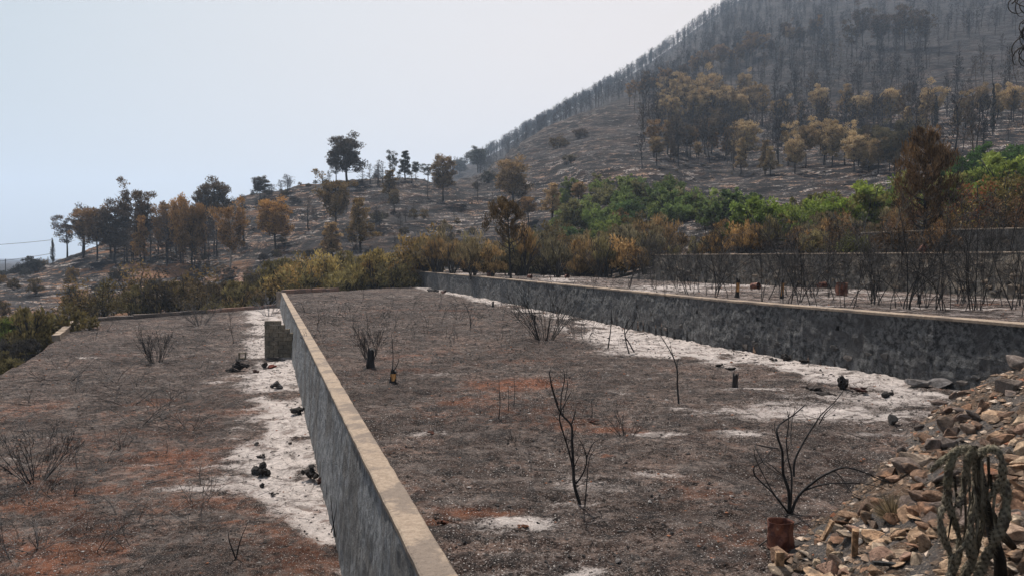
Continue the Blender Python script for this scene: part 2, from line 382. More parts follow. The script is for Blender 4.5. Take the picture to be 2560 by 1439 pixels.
for a_, f_, k_ in ((-1.6, .5, 0), (-2.4, .4, 0), (-3.1415927, .5, 0)):
    azc.insert(0, a_); zc.insert(0, np.interp(np.log(rs), np.log([7, 15, 40, 100, 300, 1000, 4200]), [-1, -4, -9, -14, -14, -10, 2]))
for a_ in (1.6, 2.3, 3.1415927):
    k = 1.6/a_
    base_ = np.interp(np.log(rs), np.log([7, 15, 40, 100, 300, 700, 1200, 4200]), np.array([0, 1.5, 6, 18, 70, 200*k, 160*k, 20*k]))
    if a_ > 3: base_ = zc[0]
    azc.append(a_); zc.append(base_)
azc = np.array(azc); zc = np.array(zc)
NA = 960
azg = np.concatenate([np.linspace(-math.pi, -.82, 60, endpoint=False), np.linspace(-.82, .82, NA, endpoint=False), np.linspace(.82, math.pi, 60)])
Z0 = np.empty((len(azg), len(rs)))
for j in range(len(rs)): Z0[:, j] = np.interp(azg, azc, zc[:, j])
def blur(Z, k, ax):
    ker = np.hanning(2*k+3)[1:-1]; ker /= ker.sum()
    pad = [(0, 0), (0, 0)]; pad[ax] = (k, k); Zp = np.pad(Z, pad, mode='edge')
    return np.apply_along_axis(lambda v: np.convolve(v, ker, 'valid'), ax, Zp)
Zb = blur(Z0, 26, 0)
cw = sstep(25, 60, rs)[None, :]
wA = np.exp(-((np.abs(azg)-.82).clip(0)/.2)**2)[:, None]
Z0 = Z0*(1-wA)+Zb*wA
Zs = blur(Z0, 3, 1); Z0 = Z0*(1-cw)+Zs*cw
XX = np.sin(azg)[:, None]*rs[None, :]; YY = np.cos(azg)[:, None]*rs[None, :]
amp = np.clip((rs-70)/120, 0, 1)[None, :]*np.clip(1.2-rs/4000, .2, 1)[None, :]
Z0 = Z0+amp*((fbm(XX/28, YY/28, 4, 3)-.5)*5.0+(fbm(XX/5, YY/5, 4, 9)-.5)*1.6+(fbm(XX/1.6, YY/1.6, 2, 19)-.5)*.5)
# old cultivation ledges: flat treads and short risers
per = 3.1+1.5*fbm(XX/60, YY/60, 2, 31); ph = Z0/per+fbm(XX/18, YY/18, 3, 12)*.9; fr = ph-np.floor(ph)
led = (np.clip((fr-.72)/.28, 0, 1)-fr)*per
Z0 = Z0+led*np.clip((rs-85)/40, 0, 1)[None, :]*.55*sstep(.35, .6, fbm(XX/40, YY/40, 3, 77))
for P_, zf in ((PA, None), (PB, 0), (PC, ZC_), (PDl, ZD)):
    ins = in_poly(XX, YY, P_)
    lim = zA(XX, YY)-.35 if zf is None else zf-.35
    Z0 = np.where(ins, np.minimum(Z0, lim), Z0)
Z0 = np.where((np.hypot(XX, YY) < 30) & ~in_poly(XX, YY, PA), np.minimum(Z0, np.where(YY > 16, 2.2, -1)), Z0)
def terrain(x, y):
    a = math.atan2(x, y); r = math.hypot(x, y)
    i = np.searchsorted(azg, a)-1; i = min(max(i, 0), len(azg)-2); j = np.searchsorted(rs, r)-1; j = min(max(j, 0), len(rs)-2)
    u = (a-azg[i])/(azg[i+1]-azg[i]); v = min(max((r-rs[j])/(rs[j+1]-rs[j]), 0), 1)
    return float((Z0[i, j]*(1-u)+Z0[i+1, j]*u)*(1-v)+(Z0[i, j+1]*(1-u)+Z0[i+1, j+1]*u)*v)
def surf(x, y):
    if in_poly(np.array(x), np.array(y), PA): return float(zA(x, y))
    if in_poly(np.array(x), np.array(y), PB): return 0.
    if in_poly(np.array(x), np.array(y), PC): return ZC_
    if in_poly(np.array(x), np.array(y), PDl): return ZD
    return terrain(x, y)
def hit(px, py, d0=62, d1=900):
    a, b = ray(px, py)
    for d in np.exp(np.linspace(math.log(d0), math.log(d1), 500)):
        if (terrain(a*d, d)-CZ)/d >= b: return np.array((a*d, d, terrain(a*d, d)))
    # no hit: use the highest seen
    best = max(np.exp(np.linspace(math.log(d0), math.log(d1), 200)), key=lambda d: (terrain(a*d, d)-CZ)/d)
    return np.array((a*best, best, terrain(a*best, best)))
g = G()
g.add(np.stack([XX, YY, Z0], -1).reshape(-1, 3))
na, nr = XX.shape
i, j = np.meshgrid(np.arange(na-1), np.arange(nr-1), indexing='ij')
g.Q.append(np.stack([i*nr+j, i*nr+j+1, (i+1)*nr+j+1, (i+1)*nr+j], -1).reshape(-1, 4))
rock = 1.1-np.clip((rs-160)/140, 0, .95)[None, :]*np.ones_like(XX)
ochre = (sstep(60, 90, rs)*(1-sstep(230, 420, rs)))[None, :]*np.ones_like(XX)*(.12+.75*sstep(-.1, -.5, azg)[:, None])
hill = struct(obj('hillside', g.mesh('hillside', MH, True, {'rock': rock, 'ochre': ochre})))

# ------------------------------------------------------------ terrace grounds
def spots(x, y, z, L_):
    s = np.zeros_like(x)
    for px, py, rx, ry, w_ in L_:
        c = PZ(px, py, z if np.isscalar(z) else z(px, py))
        d2 = ((x-c[0])/rx)**2+((y-c[1])/ry)**2
        s = np.maximum(s, w_*.92*np.exp(-d2*.8))
    return s
def zA_at(px, py):
    a, b = ray(px, py); d = 20
    for _ in range(12): d = (zA(0, d)-CZ)/b
    return zA(0, d)
def terrace(name, mat, Lf, Rf, n, m, z, ash, red, rough=1., pw=1.7):
    t = np.linspace(0, 1, n)**pw; s = np.linspace(0, 1, m)
    A = Lf(t); B = Rf(t)
    X = A[:, None, 0]*(1-s)[None]+B[:, None, 0]*s[None]; Y = A[:, None, 1]*(1-s)[None]+B[:, None, 1]*s[None]
    Zb = z(X, Y) if callable(z) else np.full_like(X, z)
    Z = Zb+rough*((fbm(X*.5, Y*.5, 3, 5)-.5)*.12+(fbm(X*3.5, Y*3.5, 4, 6)-.5)*.10+(fbm(X*13, Y*13, 3, 8)-.5)*.055)
    g = G(); g.add(np.stack([X, Y, Z], -1).reshape(-1, 3))
    i, j = np.meshgrid(np.arange(n-1), np.arange(m-1), indexing='ij')
    g.Q.append(np.stack([i*m+j, i*m+j+1, (i+1)*m+j+1, (i+1)*m+j], -1).reshape(-1, 4))
    return struct(obj(name, g.mesh(name, mat, True, {'ash': ash(X, Y), 'red': red(X, Y)})))
fLA, _ = poly(LA); fW1, _ = poly([(w1l(2)+.1, 2), (w1l(60.3)+.1, 60.3)])
W1y = lambda x, y: (w1l(y)-.16-x)            # distance left of wall 1
def ashA(X, Y):
    d = W1y(X, Y)/1.05; n = fbm(X*.35, Y*.25, 3, 41)
    wd = np.interp(Y, [8, 13, 16, 21, 26, 34, 44, 60], [.1, .3, 1.4, 1.9, 1.6, 1.9, 2.0, 2.4])*(.55+n)
    a = .95*(1-sstep(.35, 1.6, d/wd))
    a *= 1-.65*sstep(.55, .75, fbm(X*.7, Y*.55, 3, 44))
    return np.maximum(a, spots(X, Y, zA_at, [(700,1215,1.5,.9,.95),(610,1205,1.2,.55,.8),(500,1225,1.3,.22,.75),(560,1165,.8,.3,.6),(640,940,1.7,.8,.7),(560,905,1.2,.5,.5),(540,955,.8,.4,.6),(700,870,1.6,1.4,.7),(215,895,.7,.3,.7),(30,1145,.3,.15,.7),(690,1020,1.2,.8,.75),(655,800,2.2,1.5,.7),(560,790,3,.8,.45),(370,1160,.35,.2,.6),(660,1000,1.,.6,.6),(590,1095,.5,.2,.5)]))
redA = lambda X, Y: np.maximum(.08+.3*sstep(.1, -.1, (Y-24)/20), spots(X, Y, zA_at, [(240,1225,.8,.4,.9),(60,1270,1.5,.5,.9),(575,1305,.35,.14,1.3),(430,1000,1.3,.4,.7),(100,1200,1.2,.6,.7),(480,1100,.5,.2,.7),(560,925,1.,.4,.5),(420,1010,2,.3,.7),(180,1290,1.5,.5,.6),(700,905,.8,.4,.6)]))
terrace('low_terrace_ground', MG['A'], fLA, fW1, 560, 300, zA, ashA, redA)
fB1, _ = poly([(w1l(2)+.2, 2), (w1l(60.8)+.2, 60.8)]); fW2, lW2 = poly([(14.6, 3)]+[(x+.1, y) for x, y in W2P])
def distW2(X, Y):
    d = np.full(X.shape, 1e9)
    for (x1, y1), (x2, y2) in zip(W2P, W2P[1:]):
        dx, dy = x2-x1, y2-y1; L2 = dx*dx+dy*dy
        t = np.clip(((X-x1)*dx+(Y-y1)*dy)/L2, 0, 1); d = np.minimum(d, np.hypot(X-x1-t*dx, Y-y1-t*dy))
    return d
def ashB(X, Y):
    d = distW2(X, Y); n = fbm(X*.3, Y*.3, 3, 61)
    wd = np.interp(Y, [10, 14, 16, 20, 26, 34, 44, 60, 78], [.05, .3, 2.2, 3.0, 3.0, 2.0, 1.4, 1.2, 1.7])*(.45+1.1*n)
    a = .98*(1-sstep(.4, 1.6, d/wd)); a *= 1-.7*sstep(.56, .74, fbm(X*.8, Y*.5, 3, 64))
    a = np.maximum(a, .28*(1-sstep(2, 5, d)))
    return np.maximum(a, spots(X, Y, 0., [(1650,1086,.55,.28,.8),(1055,1082,.42,.25,.85),(1470,1215,.45,.35,.75),(1440,1250,.55,.3,.5),(1310,1308,.45,.22,.95),(1250,1325,.4,.2,.6),(1640,1192,.4,.22,.7),(1860,1083,.55,.4,.75),(1700,1022,.3,.25,.6),(1465,1432,.28,.16,.9),(1660,1085,.3,.2,.9),(2050,1030,2.2,.9,.9),(2200,1000,1.8,1.2,.8),(1750,880,2,1,.7),(2300,1010,1.5,.8,.7),(2160,1040,1.2,.55,.85),(1960,1010,.8,.35,.7),(1900,975,.9,.3,.75),(1560,978,.4,.2,.5),(1100,938,.8,.25,.5),(1140,932,.5,.2,.5),(960,820,2,.8,.35),(1200,790,3,1.5,.33),(800,760,3,2.5,.35),(1000,740,5,4,.4),(1500,840,2,.8,.55),(1340,1430,.5,.3,.4),(1250,1380,.4,.3,.4),(2200,1085,1.,.4,.45)]))
redB = lambda X, Y: np.maximum(.0+.12*fbm(X*.2, Y*.2, 2, 3), spots(X, Y, 0., [(1250,960,1.3,.9,.95),(1290,1060,1.3,.9,.75),(1180,1090,.7,.4,.5),(1520,1142,.14,.1,1.3),(1200,1285,.4,.25,.8),(1310,1312,.14,.07,1.4),(1100,1305,.2,.12,1.),(1000,925,1.5,.8,.6),(1500,1075,.6,.3,.6),(1400,900,3,1,.35),(1150,880,3,1.2,.4),(1060,775,3,1.2,.6),(1800,1070,.5,.1,1.1),(1750,1250,.9,.5,.5),(1800,1350,.6,.4,.5),(1850,1300,.5,.4,.5),(1250,1020,2.,1.3,.5)]))
terrace('middle_terrace_ground', MG['B'], fB1, fW2, 620, 360, 0., ashB, redB)
W2off = [(x+.33, y) for x, y in W2P]
fC1, _ = poly(W2off+[(-9.3, 82)]); fC2, _ = poly([(19, 9)]+[(x, y) for x, y in CR])
ashC = lambda X, Y: .32+.42*sstep(.52, .72, fbm(X*.28, Y*.28, 4, 71))+spots(X, Y, ZC_, [(2400,770,1.2,.3,.6),(2100,745,2,.7,.35),(1700,715,3,1.5,.3),(2050,765,.8,.4,.4),(2250,745,1.,.4,.4),(2480,748,1.,.5,.5),(1350,690,4,2,.3),(1900,725,2,1,.3)])
redC = lambda X, Y: .08+0*X+spots(X, Y, ZC_, [(2500,760,1.2,.4,.7),(1650,692,4,2.5,.8),(2200,772,.8,.3,.5)])
terrace('upper_terrace_ground', MG['C'], fC1, fC2, 330, 170, ZC_, ashC, redC, .7)
fD1, _ = poly([(x+.3, y) for x, y in WDP]); fD2, _ = poly(DR)
terrace('top_terrace_ground', MG['C'], fD1, fD2, 120, 70, ZD, lambda X, Y: .3+.3*fbm(X*.3, Y*.3, 3, 5), lambda X, Y: .1+0*X, .6, 1.)

# ------------------------------------------------------------ rubble bank
def bank(x, y):
    x = np.asarray(x, float); y = np.asarray(y, float)
    p = (x-2.25)*.8-(y-6.9)*.6; p = p+(fbm(x*.9, y*.9, 3, 81)-.5)*.9*np.clip(1, 0, 1)
    z = .56*np.minimum(p, 3.2)+.22*np.maximum(p-3.2, 0)
    return z+(fbm(x*2.2, y*2.2, 4, 83)-.5)*.22*sstep(0, 1, p)
xs = np.linspace(-9, 19, 300); ys = np.linspace(-9, 18, 290)
X, Y = np.meshgrid(xs, ys, indexing='ij'); Z = bank(X, Y)+(fbm(X*9, Y*9, 3, 85)-.5)*.07
Z = np.where(Z < -.12, np.where(X < w1l(Y)+.12, Z, -.3), Z); Z = np.maximum(Z, -2.6)
g = G(); g.add(np.stack([X, Y, Z], -1).reshape(-1, 3)); i, j = np.meshgrid(np.arange(299), np.arange(289), indexing='ij')
g.Q.append(np.stack([i*290+j, (i+1)*290+j, (i+1)*290+j+1, i*290+j+1], -1).reshape(-1, 4))
m_ = M_('bank_earth'); p_ = m_.pos(); a_ = m_.noise(p_, 6, 7, .7, .3); b_ = m_.noise(p_, 40, 4, .7); d_ = m_.noise(p_, 1.1, 4, .6, .5)
c_ = m_.mix(m_.mapr(a_, .32, .68), (.045, .036, .03), (.19, .12, .08)); c_ = m_.mix(m_.mapr(d_, .45, .62), c_, m_.mix(a_, (.05, .046, .044), (.16, .145, .14)))
c_ = m_.mix(m_.math('MULTIPLY', m_.mapr(b_, .55, .68), .6), c_, (.36, .29, .23))
MBK = m_.done(c_, .95, m_.bump(m_.math('ADD', a_, b_), 1., .05), .1)
struct(obj('rubble_bank_ground', g.mesh('rubble_bank_ground', MBK, True)))
def hitbank(px, py):
    a, b = ray(px, py)
    for d in np.linspace(2.5, 20, 500):
        if CZ+b*d <= max(float(bank(a*d, d)), 0): return np.array((a*d, d, CZ+b*d))
    return PZ(px, py, 0.)

# ------------------------------------------------------------ walls
def wall_mesh(P, zb, zt, th, batter, mat, ds=.14, nh=14, rough=.03, seed=1, holes=(), side=-1):
    f, Lt = poly(P); n = int(Lt/ds)+1; t = np.linspace(0, 1, n); c = f(t)
    tg = np.gradient(c, axis=0); tg /= np.linalg.norm(tg, axis=1)[:, None]; nr_ = np.stack([-tg[:, 1], tg[:, 0]], -1)*(-side)   # outward (front) normal
    s = t*Lt; h = np.linspace(0, 1, nh+1)
    zb_ = np.array([zb(x, y) if callable(zb) else zb for x, y in c])
    Zg = zb_[:, None]+(zt-zb_)[:, None]*h[None]
    disp = (fbm(s[:, None]*1.2+0*Zg, Zg*1.2, 4, seed)-.5)*rough*2.5+(fbm(s[:, None]*6+0*Zg, Zg*6, 3, seed+7)-.5)*rough*1.6
    disp = disp*np.where(h > .97, .3, 1)[None]
    off = batter*(1-h)[None]+disp
    X = c[:, None, 0]+nr_[:, None, 0]*off; Y = c[:, None, 1]+nr_[:, None, 1]*off
    g = G(); V = np.stack([X, Y, Zg], -1); m = nh+1
    i, j = np.meshgrid(np.arange(n-1), np.arange(nh), indexing='ij'); Q = np.stack([i*m+j, (i+1)*m+j, (i+1)*m+j+1, i*m+j+1], -1)
    keep = np.ones(Q.shape[:2], bool)
    for hp in holes:
        # nearest cell on the wall face
        ctr = V[:-1, :-1]+(V[1:, 1:]-V[:-1, :-1])/2
        k = np.argmin(((ctr-np.array(hp))**2).sum(-1)); ii, jj = np.unravel_index(k, keep.shape); keep[ii, jj] = False
        q = V[[ii, ii+1, ii+1, ii], [jj, jj, jj+1, jj+1]]; b = q-np.array([nr_[ii, 0], nr_[ii, 1], 0])*.22
        g.add(np.concatenate([q, b]), [(0, 1, 5, 4), (1, 2, 6, 5), (2, 3, 7, 6), (3, 0, 4, 7), (4, 5, 6, 7)])
    base_n = g.n
    g.add(V.reshape(-1, 3), Q[keep])
    # back face + top + ends
    bk = np.stack([c[:, 0]-nr_[:, 0]*th, c[:, 1]-nr_[:, 1]*th], -1)
    tb = np.concatenate([np.c_[V[:, -1]], np.c_[bk, np.full(n, zt)], np.c_[bk, zb_-.4], np.c_[V[:, 0]-[0, 0, .0]]])
    q2 = []
    for a in range(3):
        i = np.arange(n-1); q2.append(np.stack([a*n+i, a*n+i+1, (a+1)*n+i+1, (a+1)*n+i], -1))
    g.add(tb, np.concatenate(q2)); e = g.n-len(tb)
    for k in (0, n-1): g.Q.append(np.array([[e+k, e+n+k, e+2*n+k, e+3*n+k]]))
    return g.mesh('wall_body', mat, False), c, nr_
def coping_mesh(P, z, h, x0, x1, mat, ds=.25, seed=3, side=-1):
    """strip from x0 in front to x1 behind the line, top z"""
    f, Lt = poly(P); n = int(Lt/ds)+1; t = np.linspace(0, 1, n); c = f(t)
    tg = np.gradient(c, axis=0); tg /= np.linalg.norm(tg, axis=1)[:, None]; nr_ = np.stack([-tg[:, 1], tg[:, 0]], -1)*(-side)
    s = t*Lt; e0 = x0+(fbm(s*4, s*0, 4, seed)-.5)*.022; e1 = x1+(fbm(s*4.2, s*0+4, 4, seed)-.5)*.03
    zz = z+(fbm(s*1.1, s*0+9, 3, seed)-.5)*.008
    pr = [(e0, -h), (e0+.003, -.014), (e0-.016, 0), ((e0-e1)/2-.0, .004), (-e1+.016, 0), (-e1, -.014), (-e1, -h)]
    V = np.stack([np.stack([c[:, 0]+nr_[:, 0]*a, c[:, 1]+nr_[:, 1]*a, zz+b], -1) for a, b in pr], 1)
    k = len(pr); i, j = np.meshgrid(np.arange(n-1), np.arange(k-1), indexing='ij')
    g = G(); g.add(V.reshape(-1, 3), np.stack([i*k+j, (i+1)*k+j, (i+1)*k+j+1, i*k+j+1], -1).reshape(-1, 4))
    g.Q.append(np.array([[0, 1, 2, 3], [0, 3, 4, 6], [(n-1)*k, (n-1)*k+1, (n-1)*k+2, (n-1)*k+3]]))
    return g.mesh('coping', mat, False)
def thing(name, label, cat, loc=(0, 0, 0), group=None):
    o = bpy.data.objects.new(name, None); C.objects.link(o); o.location = [float(q) for q in loc]; o.empty_display_size = .3
    return tag(o, label, cat, group)
# wall 1 (between low and middle terrace): runs away from the camera
P1 = [(w1l(y), y) for y in np.linspace(2, 60, 30)]
t1 = thing('retaining_wall', 'long narrow concrete retaining wall with tan top running from the bottom edge into the distance', 'wall')
me, _, _ = wall_mesh(P1, lambda x, y: zA(x, y)-.25, ZT1-.07, .27, .17, MW1, .13, 18, .022, 11, (), side=-1)
obj('wall_body', me, t1); obj('coping', coping_mesh(P1, ZT1, .069, .012, .285, MCOP), t1)
# wall 2
holes = [PZ(px, py, 0) for px, py in ()]
def on_w2(px, py, P=W2P):
    a, b = ray(px, py)
    for (x1, y1), (x2, y2) in zip(P, P[1:]):
        den = (x2-x1)-a*(y2-y1)
        t = (a*y1-x1)/den
        if 0 <= t <= 1:
            d = y1+t*(y2-y1); return np.array((a*d, d, CZ+b*d))
hl = [on_w2(px, py) for px, py in ((1404, 737), (1504, 752), (1592, 764), (1744, 784), (1891, 800), (2098, 824), (1331, 722), (1252, 706))]
t2 = thing('retaining_wall', 'soot-blackened retaining wall with small square drain holes above the strip of white ash', 'wall')
me, c2, n2_ = wall_mesh(W2P, -.25, ZT2-.07, .33, .10, MW2, .125, 14, .045, 21, hl, side=-1)
obj('wall_body', me, t2); obj('coping', coping_mesh(W2P, ZT2, .069, .015, .335, MCOP, side=-1), t2)
# end pier, tan, sunlit
g = G(); box(g, (-9.05, 77.9, .72), (.75, .5, 1.75), R(12)); t_ = obj('end_pier', g.mesh('end_pier', MCOP), t2)
g = G(); box(g, (w1l(60)-.2, 60.25, -.4), (.42, .35, 1.25), R(-15)); obj('end_pier', g.mesh('end_pier', MCOP), t1)
# wall D
tD = thing('retaining_wall', 'rough stone and mortar retaining wall behind the burnt saplings on the upper terrace', 'wall')
me, cD, nD = wall_mesh(WDP, ZC_-.25, ZTD-.06, .35, .16, MWD, .2, 10, .06, 31, (), side=-1)
obj('wall_body', me, tD); obj('coping', coping_mesh(WDP, ZTD, .059, .02, .35, MCOP, side=-1), tD)
# wall E, right edge
WEP = [(27, 31), (24.5, 33.5), (21.8, 36.5), (19.6, 40), (18, 44)]
tE = thing('retaining_wall', 'highest dark stone retaining wall at the right edge, under the scorched orchard', 'wall')
me, cE, nE = wall_mesh(WEP, ZD-.25, 4.05, .4, .12, MWD, .2, 9, .08, 41, (), side=-1)
obj('wall_body', me, tE); obj('coping', coping_mesh(WEP, 4.11, .059, .02, .35, MCOP, side=-1), tE)

# ------------------------------------------------------------ rocks
def rock_mesh(seed, flat=.7, npts=26, elong=1.2, bev=.018, rnd=.45):
    rng = np.random.default_rng(seed)
    P = rng.normal(size=(npts, 3)); P /= np.linalg.norm(P, axis=1)[:, None]; P *= rng.uniform(1-rnd, 1, (npts, 1))
    P *= np.array([.5*elong, .5, .5*flat]); P[:, 2] = np.clip(P[:, 2], -.42*flat, .40*flat)
    bm = bmesh.new()
    for p in P: bm.verts.new(p)
    r = bmesh.ops.convex_hull(bm, input=bm.verts)
    dl = [v for v in bm.verts if not v.link_faces]; bmesh.ops.delete(bm, geom=dl, context='VERTS')
    bmesh.ops.dissolve_limit(bm, angle_limit=R(14), verts=bm.verts, edges=bm.edges)
    if bev: bmesh.ops.bevel(bm, geom=bm.edges[:], offset=bev, segments=1, affect='EDGES', clamp_overlap=True)
    bmesh.ops.triangulate(bm, faces=bm.faces)
    me = bpy.data.meshes.new('stone'); bm.to_mesh(me); bm.free(); me.materials.append(MR)
    return me
RK = [rock_mesh(100+i, f, n, e) for i, (f, n, e) in enumerate([(.75, 20, 1.2), (.6, 22, 1.3), (.85, 16, 1.1), (.7, 14, 1.4), (.5, 18, 1.3), (.9, 22, 1.)])]
SL = [rock_mesh(200+i, f, n, e, .03, .2) for i, (f, n, e) in enumerate([(.22, 18, 1.5), (.28, 16, 1.3), (.18, 20, 1.7), (.32, 14, 1.4), (.25, 22, 1.2)])]
def lump_mesh(seed):
    r = np.random.default_rng(seed); bm = bmesh.new()
    for k in range(9):
        n0 = len(bm.verts); bmesh.ops.create_icosphere(bm, subdivisions=2, radius=1); bm.verts.ensure_lookup_table()
        c = r.normal(size=3)*np.array((.24, .2, .14)) if k else np.zeros(3); R0 = r.uniform(.14, .26) if k else .3; sc = r.uniform(.6, 1.3, 3)
        for v in bm.verts[n0:]:
            f = R0*(1+r.uniform(-.32, .32)); v.co = Vector([float(c[i]+v.co[i]*f*sc[i]) for i in range(3)])
    me = bpy.data.meshes.new('lump'); bm.to_mesh(me); bm.free(); me.materials.append(MR); return me
LP = [lump_mesh(300+i) for i in range(5)]
rng = np.random.default_rng(7)
SPR = rng
TAN = [(.40, .27, .18), (.44, .31, .21), (.34, .21, .14), (.50, .38, .27), (.38, .25, .19), (.30, .18, .12)]
PALE = [(.52, .40, .28), (.56, .45, .34), (.48, .34, .23), (.44, .32, .22), (.62, .52, .42)]
DARKR = [(.19, .13, .10), (.25, .16, .11), (.13, .11, .10), (.30, .18, .115), (.17, .135, .12)]
# hero stones: px, py (centre), width px, kind, aspect, rot, colour, label
hero = [
 (1948, 1388, 82, 'R', .62, .1, (.33, .22, .155), 'brown loaf-shaped stone in front of the rusty tin, left tip of the rubble', 'boulder'),
 (2308, 1352, 78, 'R', .9, .6, (.42, .30, .21), 'pale brown angular block lying on the tan rubble, left of the rope-like cactus', 'boulder'),
 (2170, 1328, 62, 'S', .4, .2, (.60, .50, .39), 'cream slab on the crest of the rubble heap', 'slab'),
 (2148, 1352, 36, 'R', .7, .2, (.80, .77, .74), 'small bright white stone in the tan rubble', 'stone'),
 (2195, 1365, 22, 'R', .8, .2, (.78, .75, .72), 'tiny white stone at the right of the bigger white one', 'stone'),
 (2125, 1332, 28, 'R', .7, .9, (.72, .68, .64), 'whitish stone on the upper left crest of the tan rubble', 'stone'),
 (2190, 1338, 70, 'S', .5, -.4, (.46, .30, .19), 'flat orange-brown slab tilted over the tan rubble', 'slab'),
 (2085, 1405, 90, 'R', .7, .5, (.28, .21, .165), 'large grey-brown boulder half buried at the bottom of the tan rubble', 'boulder'),
 (2240, 1385, 90, 'S', .3, .5, (.33, .25, .18), 'long thin brown slab lying slanted across the tan rubble', 'slab'),
 (2125, 1425, 30, 'R', .9, .0, (.52, .42, .31), 'small square tan block at the bottom of the rubble', 'stone'),
 (2042, 1408, 34, 'R', 1., .4, (.54, .43, .31), 'tan upright stone low in the rubble below the tin', 'stone'),
 (2280, 1150, 110, 'R', .55, .1, (.36, .29, .23), 'big pale weathered boulder at the toe of the bank, left of the dark pointed one', 'boulder'),
 (2268, 1165, 90, 'R', .6, 1., (.20, .16, .14), 'dark brown boulder under the big pale weathered one at the toe of the bank', 'boulder'),
 (2332, 1110, 75, 'R', .7, .3, (.25, .19, .16), 'dark pointed stone on the bank, right of the big pale boulder', 'boulder'),
 (2365, 1062, 70, 'R', .95, .2, (.24, .18, .14), 'chunky brown block halfway up the bank, above the cactus', 'boulder'),
 (2420, 1070, 48, 'R', .9, .9, (.25, .19, .15), 'brown stone right of the chunky block on the bank', 'boulder'),
 (2455, 1010, 44, 'R', .9, .5, (.24, .17, .13), 'brown stone high on the bank near the soot-blackened wall', 'boulder'),
 (2320, 1275, 95, 'R', .75, .6, (.24, .14, .09), 'reddish brown split block leaning beside the cactus on its left', 'boulder'),
 (2480, 1180, 85, 'S', .5, 1.2, (.34, .17, .10), 'brick-red slab standing behind the right arm of the cactus', 'slab'),
 (2525, 1145, 80, 'S', .35, .2, (.40, .28, .20), 'flat tan slab near the right edge above the cactus', 'slab'),
 (2535, 1175, 72, 'S', .45, .0, (.44, .29, .19), 'orange-tan slab right of the cactus arm, below the flat one', 'slab'),
 (2530, 1197, 55, 'R', .5, .4, (.36, .22, .14), 'small reddish block at the right edge below the orange-tan slab', 'stone'),
 (2545, 1235, 80, 'R', .7, .2, (.37, .23, .15), 'brown block at the right edge beside the cactus', 'boulder'),
 (2545, 1300, 60, 'R', .6, .5, (.55, .45, .34), 'pale pitted stone at the right edge, behind the cactus foot', 'stone'),
 (2545, 1330, 110, 'R', .5, .3, (.45, .33, .25), 'pinkish tan boulder at the right edge, right of the cactus foot', 'boulder'),
 (2520, 962, 105, 'R', .5, .2, (.15, .125, .11), 'big grey smooth boulder at the foot of the soot-blackened wall near the right edge', 'boulder'),
 (2500, 905, 60, 'R', .6, .3, (.18, .15, .14), 'dark boulder touching the soot-blackened wall, upper left of the pair', 'boulder'),
 (2545, 905, 80, 'R', .7, .7, (.21, .18, .165), 'grey-brown boulder at the right edge against the soot-blackened wall', 'boulder'),
 (2300, 958, 90, 'R', .35, .1, (.20, .19, .19), 'flat grey boulder set at the base of the soot-blackened wall, left one', 'boulder'),
 (2360, 955, 100, 'R', .35, .3, (.17, .165, .17), 'flat grey boulder set at the base of the soot-blackened wall, right one', 'boulder'),
 (2232, 1047, 48, 'R', .65, .3, (.12, .12, .12), 'lone dark grey rock on the burnt ground near the toe of the bank', 'rock'),
 (2165, 1290, 52, 'R', .8, .3, (.26, .18, .12), 'brown stone beside the dry tuft, above the tan rubble', 'stone'),
 (2185, 1310, 50, 'R', .6, .9, (.24, .18, .14), 'squat brown stone under the one beside the dry tuft', 'stone'),
 (2235, 1195, 50, 'R', .5, .9, (.38, .25, .18), 'pinkish stone among charred twigs at the toe of the bank', 'stone'),
 (1968, 1360, 30, 'R', .9, .3, (.46, .33, .22), 'small knobbly tan stone against the right side of the rusty tin', 'stone'),
]
def put_rock(px, py, wpx, kind, asp, rz, col, label, cat, fn=hitbank, sink=.15, group=None, name=None):
    P = fn(px, py+wpx*asp*.35) if fn is not None else None
    s = wpx/F*P[1]; L_ = RK if kind == 'R' else (SL if kind == 'S' else LP)
    me = L_[int(SPR.integers(len(L_)))]
    fl = {'R': .72, 'S': .28, 'L': 1.}[kind]
    sc = (s*.88, s*.8, s*asp/fl*.95)
    o = obj(name or {'boulder': 'boulder', 'slab': 'stone_slab', 'stone': 'stone', 'rock': 'rock'}.get(cat, 'rock'), me, None, (P[0], P[1], P[2]+s*asp*(.5-sink)), (SPR.uniform(-.25, .25), SPR.uniform(-.25, .25), rz*2), sc, col)
    return tag(o, label, cat, group)
for h_ in hero: put_rock(*h_)
